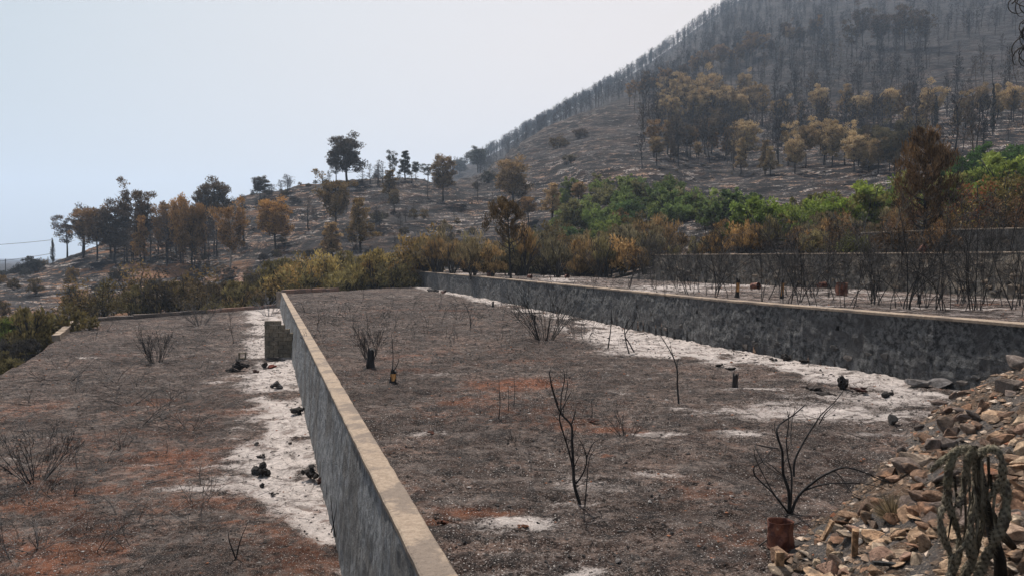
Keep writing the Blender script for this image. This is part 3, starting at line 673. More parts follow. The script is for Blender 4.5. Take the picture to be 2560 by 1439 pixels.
# 300 countable stones of the bank
cnt = 0
while cnt < 265:
    if cnt < 120:
        px = rng.uniform(1930, 2560); py = rng.uniform(1290, 1470)
        if py < 1290+(2130-px)*.6 or (px > 2330 and rng.random() < .35): continue
        P = hitbank(px, py); s = rng.uniform(.07, .19)*(1 if rng.random() < .8 else 1.4)
        col = PALE[rng.integers(5)] if rng.random() < .7 else TAN[rng.integers(6)]
        me = SL[rng.integers(5)] if rng.random() < .62 else RK[rng.integers(6)]
        lab, gr = 'flat or blocky tan stone, loose in the pale heap at bottom right', 'loose tan stones of the bottom right heap'
    else:
        px = rng.uniform(2100, 2620); py = rng.uniform(900, 1330)
        lim = np.interp(px, [2100, 2180, 2260, 2340, 2440, 2560], [1290, 1180, 1110, 1010, 950, 900])
        if py < lim or (py > 1200 and px < 2280 and rng.random() < .6): continue
        P = hitbank(px, py); s = rng.uniform(.09, .34)*(P[1]/12)**.3
        col = DARKR[rng.integers(5)] if (px < 2420 or rng.random() < .35) else TAN[rng.integers(6)]
        me = RK[rng.integers(6)] if rng.random() < .7 else SL[rng.integers(5)]
        lab, gr = 'rough brown or sooty stone tumbled on the slope of the bank at the right', 'rough stones on the slope of the right bank'
    f = rng.uniform(.8, 1.25, 3)*s
    o = obj('stone', me, None, (P[0], P[1], P[2]+s*.12), (rng.uniform(-.5, .5), rng.uniform(-.5, .5), rng.uniform(0, 6.3)), tuple(f), tuple(np.array(col)*rng.uniform(.8, 1.1)))
    tag(o, lab, 'stone', gr); cnt += 1
# small chips that nobody could count: one object
def scatter_rocks(name, label, pts, sizes, mat, seed, amin=.25):
    r = np.random.default_rng(seed); n = len(pts)
    B = np.array([(0, 0, .5), (.55, 0, 0), (0, .45, .05), (-.5, 0, 0), (0, -.5, 0), (0, 0, -.3)])
    T = np.array([(0, 1, 2), (0, 2, 3), (0, 3, 4), (0, 4, 1), (5, 2, 1), (5, 3, 2), (5, 4, 3), (5, 1, 4)])
    V = B[None]*(1+r.uniform(-.35, .35, (n, 6, 3))); V[:, :, 2] *= r.uniform(amin, .8, (n, 1))
    a = r.uniform(0, 6.28, n); ca, sa = np.cos(a)[:, None], np.sin(a)[:, None]
    x = V[:, :, 0]*ca-V[:, :, 1]*sa; y = V[:, :, 0]*sa+V[:, :, 1]*ca; V[:, :, 0] = x; V[:, :, 1] = y
    V = V*sizes[:, None, None]+pts[:, None, :]
    g = G(); g.add(V.reshape(-1, 3), None, (T[None]+(np.arange(n)*6)[:, None, None]).reshape(-1, 3), np.repeat(r.random(n), 6))
    return stuff(obj(name, g.mesh(name, mat, False)), label, 'gravel')
def mat_chips(name, lo, mid, hi, red=(.26, .11, .06)):
    m = M_(name); v = m.attr('v')
    c = m.mix(m.mapr(v, .2, .85), lo, mid); c = m.mix(m.mapr(v, .86, .88), c, hi); c = m.mix(m.mapr(v, .95, .955), c, red)
    return m.done(m.mix(m.mapr(m.noise(m.pos(), 25, 4), .4, .7), c, m.mix(1, c, (.5, .5, .5), 'MULTIPLY')), .9)
n = 24000; X = rng.uniform(1.5, 13, n); Y = rng.uniform(2.5, 17.5, n); Zk = bank(X, Y); k = Zk > -.02; X, Y, Zk = X[k], Y[k], Zk[k]
scatter_rocks('stone_chips', 'small tan and brown stone chips between the bigger stones of the bank', np.stack([X, Y, Zk+.0], -1), (.02+.10*rng.random(len(X))**2)*(.6+Y/18), mat_chips('chips_bank', (.09, .07, .055), (.30, .20, .135), (.48, .38, .30)), 5)
def pts_in(P_, n, yb, pw, seed, zf):
    r = np.random.default_rng(seed); Pn = np.array(P_)
    x = r.uniform(Pn[:, 0].min(), Pn[:, 0].max(), n*4); y = yb[0]+(yb[1]-yb[0])*r.random(n*4)**pw
    k = in_poly(x, y, P_); x, y = x[k][:n], y[k][:n]
    z = zf(x, y)+((fbm(x*.5, y*.5, 3, 5)-.5)*.12+(fbm(x*3.5, y*3.5, 4, 6)-.5)*.075)
    return np.stack([x, y, z], -1)
MC_ = mat_chips('chips_ground', (.03, .027, .026), (.11, .095, .088), (.34, .31, .29))
for nm, P_, n_, yb, zf, sd_ in (('ground_chips', PB, 26000, (5, 50), lambda x, y: 0*x, 1), ('ground_chips', PA, 20000, (9, 48), zA, 2), ('ground_chips', PC, 5000, (15, 60), lambda x, y: ZC_+0*x, 3)):
    p = pts_in(P_, n_, yb, 2.0, sd_, zf); r = np.random.default_rng(sd_)
    scatter_rocks(nm, {1: 'small stones, clods and charcoal bits strewn over the middle terrace', 2: 'small stones, clods and charcoal bits strewn over the low terrace', 3: 'small stones and charcoal bits strewn over the upper terrace'}[sd_], p, (.012+.045*r.random(len(p))**3)*(.7+p[:, 1]/25), MC_, sd_)

# twig litter
for nm, P_, n_, yb, zf, sd_, lab in (('twig_litter', PB, 1500, (6, 60), lambda x, y: 0*x, 51, 'thin grey and black twig litter lying over the middle terrace'), ('twig_litter', PA, 1900, (9, 55), zA, 52, 'thin grey and black twig litter lying over the low terrace'), ('twig_litter', PC, 500, (15, 60), lambda x, y: ZC_+0*x, 53, 'thin twig litter lying over the upper terrace')):
    p = pts_in(P_, n_, yb, 1.6, sd_, zf); r = np.random.default_rng(sd_); g = G()
    for c in p:
        L_ = r.uniform(.06, .5)*(.6+c[1]/40); a = r.uniform(0, 6.28); k = r.uniform(-.6, .6); t = np.linspace(-.5, .5, 4)
        q = np.stack([c[0]+L_*(t*math.cos(a)-k*t*t*math.sin(a)), c[1]+L_*(t*math.sin(a)+k*t*t*math.cos(a)), c[2]+.012+L_*r.uniform(-.1, .35)*(t+.5)], -1)
        tube(g, q, np.array([1, .9, .7, .4])*r.uniform(.002, .005)*(.7+c[1]/25), 3, .1 if r.random() < .65 else r.uniform(.3, .8), False)
    stuff(obj(nm, g.mesh(nm, MC_)), lab, 'twigs')

# charred lumps lying on the ash
def onA(px, py): return PZ(px, py, float(zA_at(px, py)))
def onB(px, py): return PZ(px, py, 0.)
CH = (.035, .032, .031)
lumps = [
 (655, 1173, 52, .95, onA, CH, 'largest charred root lump standing on the white ash in the left foreground'),
 (777, 1183, 44, .9, onA, CH, 'charred lump on the ash close to the concrete wall, right of the largest one'),
 (800, 1198, 30, .8, onA, (.06, .03, .025), 'reddish charred lump touching the foot of the concrete wall'),
 (655, 1213, 22, .7, onA, CH, 'small charred lump just below the largest one'),
 (683, 1235, 24, .4, onA, CH, 'flat charred piece on the ash, lowest of the left foreground lumps'),
 (745, 1023, 44, .55, onA, CH, 'charred lump beside the concrete wall halfway along the white ash'),
 (692, 961, 36, .7, onA, (.08, .08, .085), 'grey lumpy stone on the ash below the block wall'),
 (598, 915, 46, .7, onA, CH, 'tall heap of charred clods left of the block wall'),
 (580, 925, 30, .6, onA, CH, 'charred clod at the left foot of the tall heap of clods'),
 (640, 928, 30, .4, onA, (.07, .035, .03), 'reddish charred clod right of the tall heap of clods'),
 (662, 912, 24, .7, onA, CH, 'black clod in front of the block wall'),
 (680, 916, 34, .35, onA, (.16, .04, .025), 'dark red burnt clod in front of the block wall'),
 (640, 1112, 26, .5, onA, CH, 'small black clod above the largest root lump'),
 (655, 1140, 28, .4, onA, CH, 'flat black clod right behind the largest root lump'),
 (725, 1107, 18, .6, onA, (.2, .18, .17), 'small grey stone on the ash beside the concrete wall'),
 (785, 1088, 24, .8, onA, (.12, .13, .13), 'grey stone wedged at the foot of the concrete wall'),
 (2107, 958, 46, 1., onB, CH, 'pointed charred stump lump on the ash near the soot-blackened wall'),
 (2215, 985, 36, .75, onB, CH, 'round black lump on the ash near the end of the soot-blackened wall'),
 (2040, 968, 60, .35, onB, (.05, .04, .036), 'low heap of burnt roots on the ash, left of the pointed lump'),
 (2065, 983, 40, .4, onB, (.05, .04, .036), 'burnt root clod in front of the low heap of burnt roots'),
 (2150, 975, 50, .35, onB, (.07, .035, .03), 'reddish burnt heap between the pointed and the round lumps'),
 (1965, 893, 44, .5, onB, CH, 'charred heap against the foot of the soot-blackened wall'),
 (1930, 898, 24, .5, onB, CH, 'small black clod left of the heap at the foot of the soot-blackened wall'),
 (2010, 903, 40, .3, onB, CH, 'flat black piece right of the heap at the foot of the soot-blackened wall'),
 (1795, 915, 30, .4, onB, CH, 'black clod on the ash, upper left of the short charred stump'),
 (1825, 920, 24, .4, onB, CH, 'flat black clod just above the short charred stump'),
 (1640, 1190, 30, .35, onB, CH, 'black burnt hole plug in a small patch of ash on the middle terrace'),
 (1310, 1314, 34, .35, onB, (.16, .07, .04), 'rust brown clod in the foreground ash patch'),
 (1110, 1306, 30, .6, onB, (.13, .05, .03), 'reddish clod near the concrete wall in the foreground'),
 (1480, 1050, 40, .3, onB, (.08, .03, .02), 'dark red burnt wood scrap beside a charred twig, mid terrace'),
 (1078, 1079, 26, .35, onB, (.12, .05, .035), 'small red clod on an ash patch near the concrete wall'),
 (1085, 725, 30, .4, onB, CH, 'dark heap of burnt debris at the far end of the soot-blackened wall'),
 (1110, 730, 24, .4, onB, (.07, .035, .03), 'reddish debris heap beside the far dark heap'),
 (1545, 1400, 28, .45, onB, (.2, .19, .19), 'flat grey stone near the bottom edge on the middle terrace'),
 (1550, 1327, 24, .35, onB, (.22, .21, .2), 'flat pale grey stone on the middle terrace foreground'),
 (480, 1198, 18, .5, onA, (.33, .26, .21), 'small tan stone on the low terrace, left of the ash tongue'),
]
for k, (px, py, wp, asp, fn, col, lab) in enumerate(lumps):
    put_rock(px, py, wp, 'L' if sum(col) < .3 else 'R', asp, k*1.3, col, lab, 'charred lump' if sum(col) < .3 else 'stone', fn, .12, None, 'charred_lump' if sum(col) < .3 else 'stone')

# wall stones: pieces proud of the mortar (wall D, wall E) and mottled patches low on wall 2
def wall_stones(parent, P, z0, z1, n, s0, s1, cols_, seed, front=.0, side=-1):
    f, Lt = poly(P); r = np.random.default_rng(seed); k = 0
    while k < n:
        t = r.random(); c = f(t); c_2 = f(min(t+.01, 1)); c_1 = f(max(t-.01, 0)); tg = (c_2-c_1)/np.linalg.norm(c_2-c_1); nn = np.array([-tg[1], tg[0]])*(-side)
        z = r.uniform(z0, z1); s = r.uniform(s0, s1); off = front+.16*(1-(z-z0)/(z1-z0))*.9
        a = math.atan2(tg[1], tg[0])
        o = obj('stone', RK[r.integers(6)], parent, (c[0]+nn[0]*off, c[1]+nn[1]*off, z), (0, 0, a), (s*1.2, .17, s), tuple(np.array(cols_[r.integers(len(cols_))])*r.uniform(.7, 1.1))); k += 1
wall_stones(tD, WDP[2:], ZC_+.1, ZTD-.3, 150, .16, .42, [(.20, .17, .14), (.15, .135, .12), (.27, .22, .17), (.12, .11, .10)], 5)
wall_stones(tE, WEP, ZD+.1, 3.9, 45, .2, .5, [(.17, .145, .12), (.25, .21, .165), (.11, .10, .09)], 6)
wall_stones(t2, W2P[1:7], .1, .9, 26, .16, .34, [(.13, .13, .13), (.18, .165, .155), (.10, .10, .10)], 8, -.045)

# kerbs at the terrace ends
def kerb(name, label, P, z, h, th, mat, piece=None, seed=1):
    o = thing(name, label, 'kerb'); f, Lt = poly(P); r = np.random.default_rng(seed); pl = piece or Lt; n = max(1, int(Lt/pl))
    for k in range(n):
        a, b = f(k/n), f((k+1)/n); c = (a+b)/2; L_ = np.linalg.norm(b-a); ang = math.atan2(b[1]-a[1], b[0]-a[0])
        zz = z(c[0], c[1]) if callable(z) else z
        g = G(); box(g, (0, 0, 0), (L_*.985, th*r.uniform(.85, 1.1), h*r.uniform(.85, 1.1)), jit=.02, rng=r)
        obj('kerb_stone', g.mesh('kerb_stone', mat), o, (c[0], c[1], zz+h/2-.05), (r.uniform(-.02, .02), r.uniform(-.02, .02), ang))
    return o
MBRK = mat_concrete('brick_kerb', (.22, .12, .085), (.36, .23, .17), (.14, .11, .10), 1.5, False, None, .03)
MKB = mat_concrete('sooty_kerb', (.10, .08, .068), (.22, .17, .14), (.08, .07, .065), 1.2, False, None, .03)
kerb('terrace_kerb', 'low tan brick kerb along the far end of the middle terrace', [(w1l(60)-.2, 60.9), (-14.5, 66.3)], 0., .34, .3, MBRK, 1.3, 1)
kerb('terrace_kerb', 'dark low kerb along the far end of the low terrace', [(-26.7, 49.0), (-21.4, 55.5)], lambda x, y: float(zA(x, y)), .3, .3, MKB, 1.5, 2)
kerb('terrace_kerb', 'pinkish crumbled kerb at the far end of the low terrace next to the concrete wall', [(-21.3, 55.7), (w1l(60.5)-.5, 60.3)], lambda x, y: float(zA(x, y)), .28, .35, MBRK, .9, 3)
kerb('terrace_kerb', 'tan stone edging at the left corner of the low terrace', [(-26.8, 48.9), (-23.1, 40.2)], lambda x, y: float(zA(x, y)), .3, .35, MCOP, 1.1, 4)

# block wall: every block its own part
bp = onA(661, 893)
bw = thing('block_wall', 'stepped ruin of hollow grey-brown concrete blocks standing against the concrete wall', 'block wall', bp)
s_ = bp[1]/F
mb = mat_concrete('block', (.16, .13, .095), (.29, .24, .18), (.11, .095, .075), 2., False, None, .02)
hgt = 92*s_/9.; rows = [88, 88, 88, 88, 88, 73, 62, 50, 41]
g = G(); box(g, (0, 0, 0), (1, 1, 1)); 
r = np.random.default_rng(3)
blk = []
for q in range(4):
    g = G(); box(g, (0, 0, 0), (.985, 1, .955), jit=.012, rng=r); blk.append(g.mesh('block', mb))
for k, wp in enumerate(rows):
    x = 0.; wtot = wp*s_; bl = .40
    first = bl*(.5 if k % 2 else 1)
    while x < wtot-.08:
        L_ = min(first if x == 0 else bl, wtot-x); 
        o = obj('block', blk[r.integers(4)], bw, (x+L_/2, r.uniform(-.035, .035)+.1, hgt*(k+.5)), (0, 0, r.uniform(-.03, .03)), (L_-.022, .19, hgt*.965), (r.uniform(.7, 1.15),)*3)
        x += L_
    if k in (5, 6): pass
bw.rotation_euler = (0, 0, R(4))
g = G(); 
for (x, z, sx, sz) in ((0, 0, .3, .05), (0, .22, .3, .05), (-.13, .11, .05, .27), (.13, .11, .05, .27)): box(g, (x, 0, z), (sx, .18, sz))
P = onA(606, 898); tag(obj('hollow_block', g.mesh('hollow_block', mb), None, P+np.array((0, 0, .05)), (0, 0, .2)), 'single hollow concrete block lying on its side left of the block wall', 'block')
r = np.random.default_rng(12)
for k, (px, py, rz, rx, lab) in enumerate([(722, 888, .7, .6, 'broken tan block tilted at the right foot of the block wall'), (732, 873, .2, -.5, 'dark broken block behind the tilted tan one'), (716, 878, 1.2, .3, 'small broken block fragment by the block wall'), (735, 893, 1.8, .4, 'sooty fragment between the block wall and the concrete wall')]):
    g = G(); box(g, (0, 0, 0), (.34 if k < 2 else .2, .2, .17), jit=.025, rng=r); P = onA(px, py)
    tag(obj('broken_block', g.mesh('broken_block', mb if k else MBRK), None, P+np.array((0, 0, .1)), (rx, .3, rz)), lab, 'block')

# rusty tins
def tin_mesh(rr=.115, h=.3, dent=.012, seed=1):
    n = 28; hs = [0, .004, .012, .03, .05, .055, .062, .1, .14, .18, .183, .186, .19, .24, .27, .29, .296, .3]; hs = np.array(hs)/.3*h
    rad = np.full(len(hs), rr); rad[1] *= 1.03; rad[5] *= 1.035; rad[11] *= 1.02; rad[-1] *= 1.04; rad[-2] *= 1.04
    th = np.linspace(0, 2*np.pi, n, endpoint=False); r = np.random.default_rng(seed)
    D = (fbm(np.cos(th)[None]*1.5+hs[:, None]*9, np.sin(th)[None]*1.5+5, 3, seed)-.5)*dent*4
    V = np.stack([(rad[:, None]+D)*np.cos(th)[None], (rad[:, None]+D)*np.sin(th)[None], hs[:, None]+0*th[None]], -1)
    m = len(hs); i, j = np.meshgrid(np.arange(m-1), np.arange(n), indexing='ij')
    g = G(); q = np.stack([i*n+j, i*n+(j+1) % n, (i+1)*n+(j+1) % n, (i+1)*n+j], -1).reshape(-1, 4)
    g.add(V.reshape(-1, 3), q)
    Vi = V*np.array([.97, .97, 1]); g.add(Vi.reshape(-1, 3), q[:, ::-1]); g.add(np.concatenate([V[1]*np.array((.97, .97, 1))]), None, [(0, k, k+1) for k in range(1, n-1)])
    b = len(V.reshape(-1, 3)); g.Q.append(np.array([[(m-1)*n+k, (m-1)*n+(k+1) % n, b+(m-1)*n+(k+1) % n, b+(m-1)*n+k] for k in range(n)]))
    return g.mesh('tin', MRU, False)
TM = tin_mesh()
P = onB(1951, 1375); tag(obj('rusty_tin', TM, None, P-np.array((0, 0, .02)), (.02, .04, 2.2), (1.02, 1.02, 1.)), 'dented rusty brown tin standing upright at the left tip of the rubble', 'tin')
onC = lambda px, py: PZ(px, py, ZC_)
tl = [(1416, 695, 1.5, .2, .3, 'rusty tin lying in the ash beyond the soot-blackened wall, left of the orange-scarred trunks'), (1320, 695, 1.5, 1., .25, 'dark rusty tin on its side near the lone dark pine'), (1222, 693, 0, 0, .3, 'small dark tin standing far along the upper terrace, left of the lone dark pine'), (1880, 722, 1.45, .6, .32, 'red-brown tin on its side between the two orange-scarred trunks'), (2048, 720, 1.5, 2., .32, 'open tin lying with its mouth to the camera at the foot of the stone wall'), (2103, 740, .05, 0, .42, 'upright rusty drum on the upper terrace in front of the stone wall')]
for px, py, tilt, rz, s, lab in tl:
    P = onC(px, py); k = s/.3*1.15
    tag(obj('rusty_tin', TM, None, P+np.array((0, 0, .1 if tilt > 1 else 0)), (tilt, 0, rz), (k*1.1, k*1.1, k)), lab, 'tin')
P = np.array((15.9, 33.6, ZTD)); 
a_, b_ = ray(2304, 632); P = np.array((a_*31.2, 31.2, ZTD)); tag(obj('rusty_tin', TM, None, P+np.array((0, .1, .02)), (.3, .5, 0), (1.2, 1.2, 1.)), 'pale orange tin on top of the stone wall behind the saplings', 'tin')

# ------------------------------------------------------------ woody plants
def grow(r, p, d, L_, rad, lev, out, bend=.25, up=.12, kids=(3, 5), ratio=.62, spread=.6, seg=7, start=.3):
    pts = [np.array(p, float)]; d = np.array(d, float); d /= np.linalg.norm(d)
    drift = r.normal(size=3)*bend
    for k in range(seg):
        d = d+drift/seg+r.normal(size=3)*bend*.35/seg*2+np.array((0, 0, up/seg)); d /= np.linalg.norm(d)
        pts.append(pts[-1]+d*L_/seg)
    pts = np.array(pts); out.append((pts, np.linspace(rad, rad*.35, len(pts))))
    if lev > 0:
        for q in range(r.integers(kids[0], kids[1]+1)):
            t = r.uniform(start, .95); k = min(int(t*seg), seg-1); pp = pts[k]; dd = pts[k+1]-pts[k]; dd /= np.linalg.norm(dd)
            s = r.normal(size=3); s -= dd*np.dot(s, dd); s /= np.linalg.norm(s)
            grow(r, pp, dd+s*spread*r.uniform(.6, 1.3), L_*ratio*r.uniform(.6, 1.15)*(1.15-t*.5), rad*(1-.65*t)*.62, lev-1, out, bend, up, kids, ratio, spread, max(4, seg-1), .25)
def woody(seed, stems, L_, rad, lev, sides=4, fan=.5, **k):
    r = np.random.default_rng(seed); out = []
    for q in range(stems):
        a = r.uniform(0, 6.28); f = fan*r.uniform(.3, 1)**.7
        grow(r, (math.cos(a)*.04*stems**.4, math.sin(a)*.04*stems**.4, -.05), (math.cos(a)*f, math.sin(a)*f, 1), L_*r.uniform(.7, 1.1), rad*r.uniform(.7, 1.1), lev, out, **k)
    g = G()
    for pts, rd in out: tube(g, pts, np.maximum(rd, .0032), sides if rd[0] > .012 else 3)
    return g.mesh('stems', MB, True)
SAP = [woody(500+i, s, L_, .0165, 2, 5, f, bend=1.1, up=.9, kids=(4, 8), spread=.42, ratio=.55, seg=11) for i, (s, L_, f) in enumerate([(1, 3.0, .15), (2, 2.6, .3), (3, 2.5, .2), (1, 2.4, .4), (2, 3.2, .15), (1, 2.2, .6), (1, 3.4, .1), (2, 2.9, .25)])]
CLU = [woody(540+i, s, L_, .010, 2, 4, f, bend=.4, up=.3, kids=(2, 4), spread=.38, ratio=.5) for i, (s, L_, f) in enumerate([(26, 1.2, .75), (34, 1.3, .6), (20, 1.0, .9), (14, .9, 1.)])]
TWG = [woody(580+i, s, L_, .008, 1, 3, f, bend=.8, up=-.3, kids=(1, 3), spread=.5, ratio=.5) for i, (s, L_, f) in enumerate([(3, .6, .8), (5, .5, 1.), (2, .8, .5), (6, .9, 1.6), (9, 1.1, 2.2), (2, .45, .3)])]
BLK = (.022, .020, .020); GRT = (.11, .10, .095)
def plant(name, me, px, py, hpx, hm, fn, label, cat, col=BLK, group=None, rz=0., lean=(0, 0)):
    P = fn(px, py); s = hpx/F*P[1]/hm
    return tag(obj(name, me, None, P, (lean[0], lean[1], rz), s, col), label, cat, group)
plant('burnt_shrub', CLU[1], 390, 907, 90, 1.25, onA, 'round burnt shrub with a dense fan of thin stems on the low terrace', 'shrub')
plant('burnt_shrub', CLU[0], 1362, 850, 140, 1.2, onB, 'large burnt shrub fanning from a black base below the blackened wall', 'shrub')
plant('burnt_shrub', CLU[2], 88, 1200, 130, .95, onA, 'wide black shrub with spreading stems at the left edge of the low terrace', 'shrub')
plant('burnt_shrub', CLU[3], 1566, 1094, 75, .85, onB, 'small black fan-shaped shrub on bare soil in the middle terrace', 'shrub')
plant('burnt_shrub', CLU[1], 925, 895, 85, 1.25, onB, 'narrow brush of burnt stems growing from a thick black stump near the concrete wall', 'shrub')
plant('burnt_shrub', CLU[2], 500, 812, 70, 1., onA, 'grey burnt shrub at the far edge of the low terrace', 'shrub', GRT)
plant('burnt_shrub', SAP[5], 582, 858, 120, 2.3, onA, 'tall thin burnt shrub with V-shaped stems left of the block wall', 'shrub')
plant('burnt_shrub', CLU[3], 672, 790, 60, .9, onA, 'pale grey burnt shrub behind the block wall', 'shrub', (.2, .2, .21))
plant('burnt_shrub', CLU[3], 1290, 1245-0, 0.1, 1, onB, 'x', 'shrub') if False else None
plant('burnt_shrub', TWG[0], 262, 830, 45, .6, onA, 'short forked burnt twig near the left corner kerb', 'twig')
# drawn shrubs: explicit stems from the photograph, in real depth
def drawn(name, label, cat, strokes, d, col=BLK, depthj=.25, seed=1, twigs=1.0, base=None, rr=None):
    r = np.random.default_rng(seed); g = G(); b0 = PD(*strokes[0][0][0], d)
    for pl_, wd in strokes:
        a = np.array([PD(px, py, d) for px, py in pl_]); n = len(a)
        # smooth (Catmull-Rom) + real depth
        dj = np.cumsum(np.concatenate([[0], r.normal(size=n-1)]))*depthj/n
        t = np.linspace(0, n-1, 6*(n-1)+1); q = np.empty((len(t), 3))
        for k_, tt in enumerate(t):
            i1 = min(int(tt), n-2); u = tt-i1; p0 = a[max(i1-1, 0)]; p1 = a[i1]; p2 = a[i1+1]; p3 = a[min(i1+2, n-1)]
            q[k_] = .5*((2*p1)+(-p0+p2)*u+(2*p0-5*p1+4*p2-p3)*u*u+(-p0+3*p1-3*p2+p3)*u**3)
        q[:, 1] += np.interp(t, np.arange(n), dj)
        w0 = wd/F*d/2; rad = np.linspace(w0, w0*.3, len(q)); tube(g, q-b0, rad, 6)
        if twigs:
            for z_ in range(int(twigs*2*(n-1))):
                k_ = r.integers(len(q)//3, len(q)-1); dd = q[min(k_+1, len(q)-1)]-q[k_-1]; dd /= np.linalg.norm(dd)+1e-9
                o2 = []; grow(r, q[k_]-b0, dd+r.normal(size=3)*.45, r.uniform(.05, .22)*d/8, max(rad[k_]*.45, .0015), 0, o2, .5, .1, seg=4)
                for pp, rd in o2: tube(g, pp, rd, 3)
    o = obj(name, g.mesh('stems', MB, True), None, b0, None, None, col); return tag(o, label, cat)
drawn('burnt_sapling', 'tall forked black sapling with curved branches standing in the middle foreground', 'sapling', [
 ([(1452, 1266), (1437, 1215), (1433, 1160), (1430, 1100), (1428, 1062), (1405, 1035), (1392, 1010), (1378, 960), (1372, 925)], 9),
 ([(1436, 1210), (1432, 1170), (1420, 1120), (1405, 1070), (1398, 1035), (1412, 1000), (1425, 975)], 6), ([(1428, 1062), (1438, 1030), (1443, 1010)], 4),
 ([(1402, 1030), (1404, 990), (1412, 950), (1410, 925)], 4), ([(1440, 1208), (1458, 1180), (1466, 1145), (1456, 1110), (1446, 1090)], 5),
 ([(1466, 1145), (1478, 1115), (1488, 1100)], 4), ([(1434, 1170), (1442, 1130), (1447, 1120)], 3), ([(1395, 1010), (1385, 980), (1374, 940)], 3), ([(1412, 1000), (1418, 960), (1416, 935)], 3)], 9.0*.99, seed=3)
plantd = onB(1450, 1266)[1]
drawn('burnt_sapling', 'single thin curved stem beside the tall forked sapling', 'sapling', [([(1462, 1266), (1466, 1200), (1470, 1140), (1484, 1112)], 4)], plantd, seed=5, twigs=.3)
drawn('burnt_shrub', 'black leafless shrub with a long branch arching right over the ground towards the rubble', 'shrub', [
 ([(1972, 1280), (1968, 1225), (1955, 1180), (1945, 1120), (1935, 1080), (1945, 1060), (1978, 1035), (2010, 1010)], 9),
 ([(1970, 1280), (1925, 1225), (1890, 1190), (1882, 1165), (1895, 1145), (1930, 1115)], 5), ([(1968, 1275), (1935, 1230), (1905, 1170), (1886, 1135), (1888, 1120)], 4),
 ([(1975, 1280), (1980, 1240), (1985, 1190), (1977, 1150), (1975, 1110), (1980, 1060), (1975, 1030)], 6), ([(1985, 1190), (1990, 1150), (2020, 1100), (2048, 1058), (2065, 1040), (2100, 1010), (2128, 985)], 6),
 ([(2048, 1058), (2055, 1030), (2072, 1003)], 4), ([(1978, 1282), (1995, 1240), (2030, 1205), (2070, 1180), (2120, 1172), (2170, 1185), (2215, 1205), (2260, 1212)], 8),
 ([(2010, 1225), (2050, 1205), (2110, 1200), (2160, 1205), (2230, 1225)], 5), ([(1945, 1120), (1920, 1118), (1890, 1112), (1888, 1125), (1900, 1150), (1945, 1180)], 4), ([(1960, 1190), (1925, 1160), (1895, 1140)], 3), ([(2085, 1175), (2105, 1195), (2130, 1230), (2165, 1240)], 3), ([(1978, 1110), (2000, 1050), (2040, 1035)], 3)], onB(1975, 1280)[1]*.99, seed=9, depthj=.5)
drawn('burnt_sapling', 'two thin stems standing before the soot-blackened wall at the ash strip', 'sapling', [([(1520, 870), (1527, 820), (1530, 772)], 4), ([(1586, 880), (1572, 855), (1563, 835), (1585, 800), (1590, 780)], 4), ([(1573, 884), (1565, 850), (1562, 820), (1574, 795)], 4)], onB(1560, 882)[1], seed=11, twigs=.4)
drawn('burnt_sapling', 'bent thin stem with a feathery top right of the middle of the terrace', 'sapling', [([(1697, 1010), (1695, 960), (1692, 925), (1682, 890), (1662, 855), (1652, 840)], 5), ([(1692, 930), (1700, 905), (1702, 900)], 3), ([(1688, 905), (1680, 880), (1675, 862)], 3)], onB(1697, 1010)[1], seed=13, twigs=.8)
drawn('burnt_sapling', 'leaning thin stem left of the tall forked sapling, leftmost of three', 'sapling', [([(1246, 1050), (1250, 1010), (1248, 960), (1248, 930)], 3)], onB(1246, 1050)[1], seed=15, twigs=.4)
drawn('burnt_sapling', 'straight thin stem in the orange soil patch, middle of three', 'sapling', [([(1270, 1033), (1272, 1000), (1270, 960)], 2.5)], onB(1270, 1033)[1], seed=16, twigs=.3)
drawn('burnt_sapling', 'straight thin stem in the orange soil patch, rightmost of three', 'sapling', [([(1284, 1020), (1287, 980), (1285, 938)], 2.5)], onB(1284, 1020)[1], seed=17, twigs=.3)
drawn('burnt_twig', 'hooked black twig beside the dark red wood scrap', 'twig', [([(1470, 1050), (1480, 1035), (1478, 1000), (1485, 990)], 3)], onB(1470, 1050)[1], seed=18, twigs=.3)
drawn('burnt_twig', 'forked twig standing near the bottom of the low terrace', 'twig', [([(590, 1398), (575, 1350), (568, 1330)], 4), ([(590, 1398), (598, 1355), (620, 1305)], 4)], onA(590, 1398)[1], seed=19, twigs=.2)
drawn('burnt_twig', 'thin broken stems leaning in the gap at the foot of the concrete wall', 'twig', [([(838, 1340), (832, 1290), (824, 1240)], 4), ([(828, 1330), (840, 1290), (845, 1245)], 3)], onA(830, 1350)[1]*.99, seed=20, twigs=.3)
drawn('burnt_sapling', 'tall thin stem with drooping tips in front of the block wall gap', 'sapling', [([(1155, 870), (1150, 830), (1145, 800)], 2)], onB(1150, 870)[1], seed=22) if False else None
drawn('burnt_branch', 'dead branch lying over the top of the concrete wall', 'branch', [([(750, 842), (775, 852), (795, 862), (803, 870)], 4), ([(775, 852), (785, 840), (792, 832)], 3)], 27.5, GRT, seed=23, twigs=.4)
drawn('burnt_branch', 'bare stick lying slanted on the low terrace, left of the ash tongue', 'branch', [([(365, 1208), (400, 1200), (440, 1190)], 4)], onA(400, 1203)[1]*.995, GRT, seed=24, twigs=.2, depthj=.02)
drawn('burnt_branch', 'long thin stick bridging from the soil to the rim of the rusty tin', 'branch', [([(1882, 1375), (1925, 1345), (1985, 1312), (2020, 1300), (2100, 1306), (2180, 1312)], 4)], 7.45, seed=25, twigs=.3, depthj=.1)
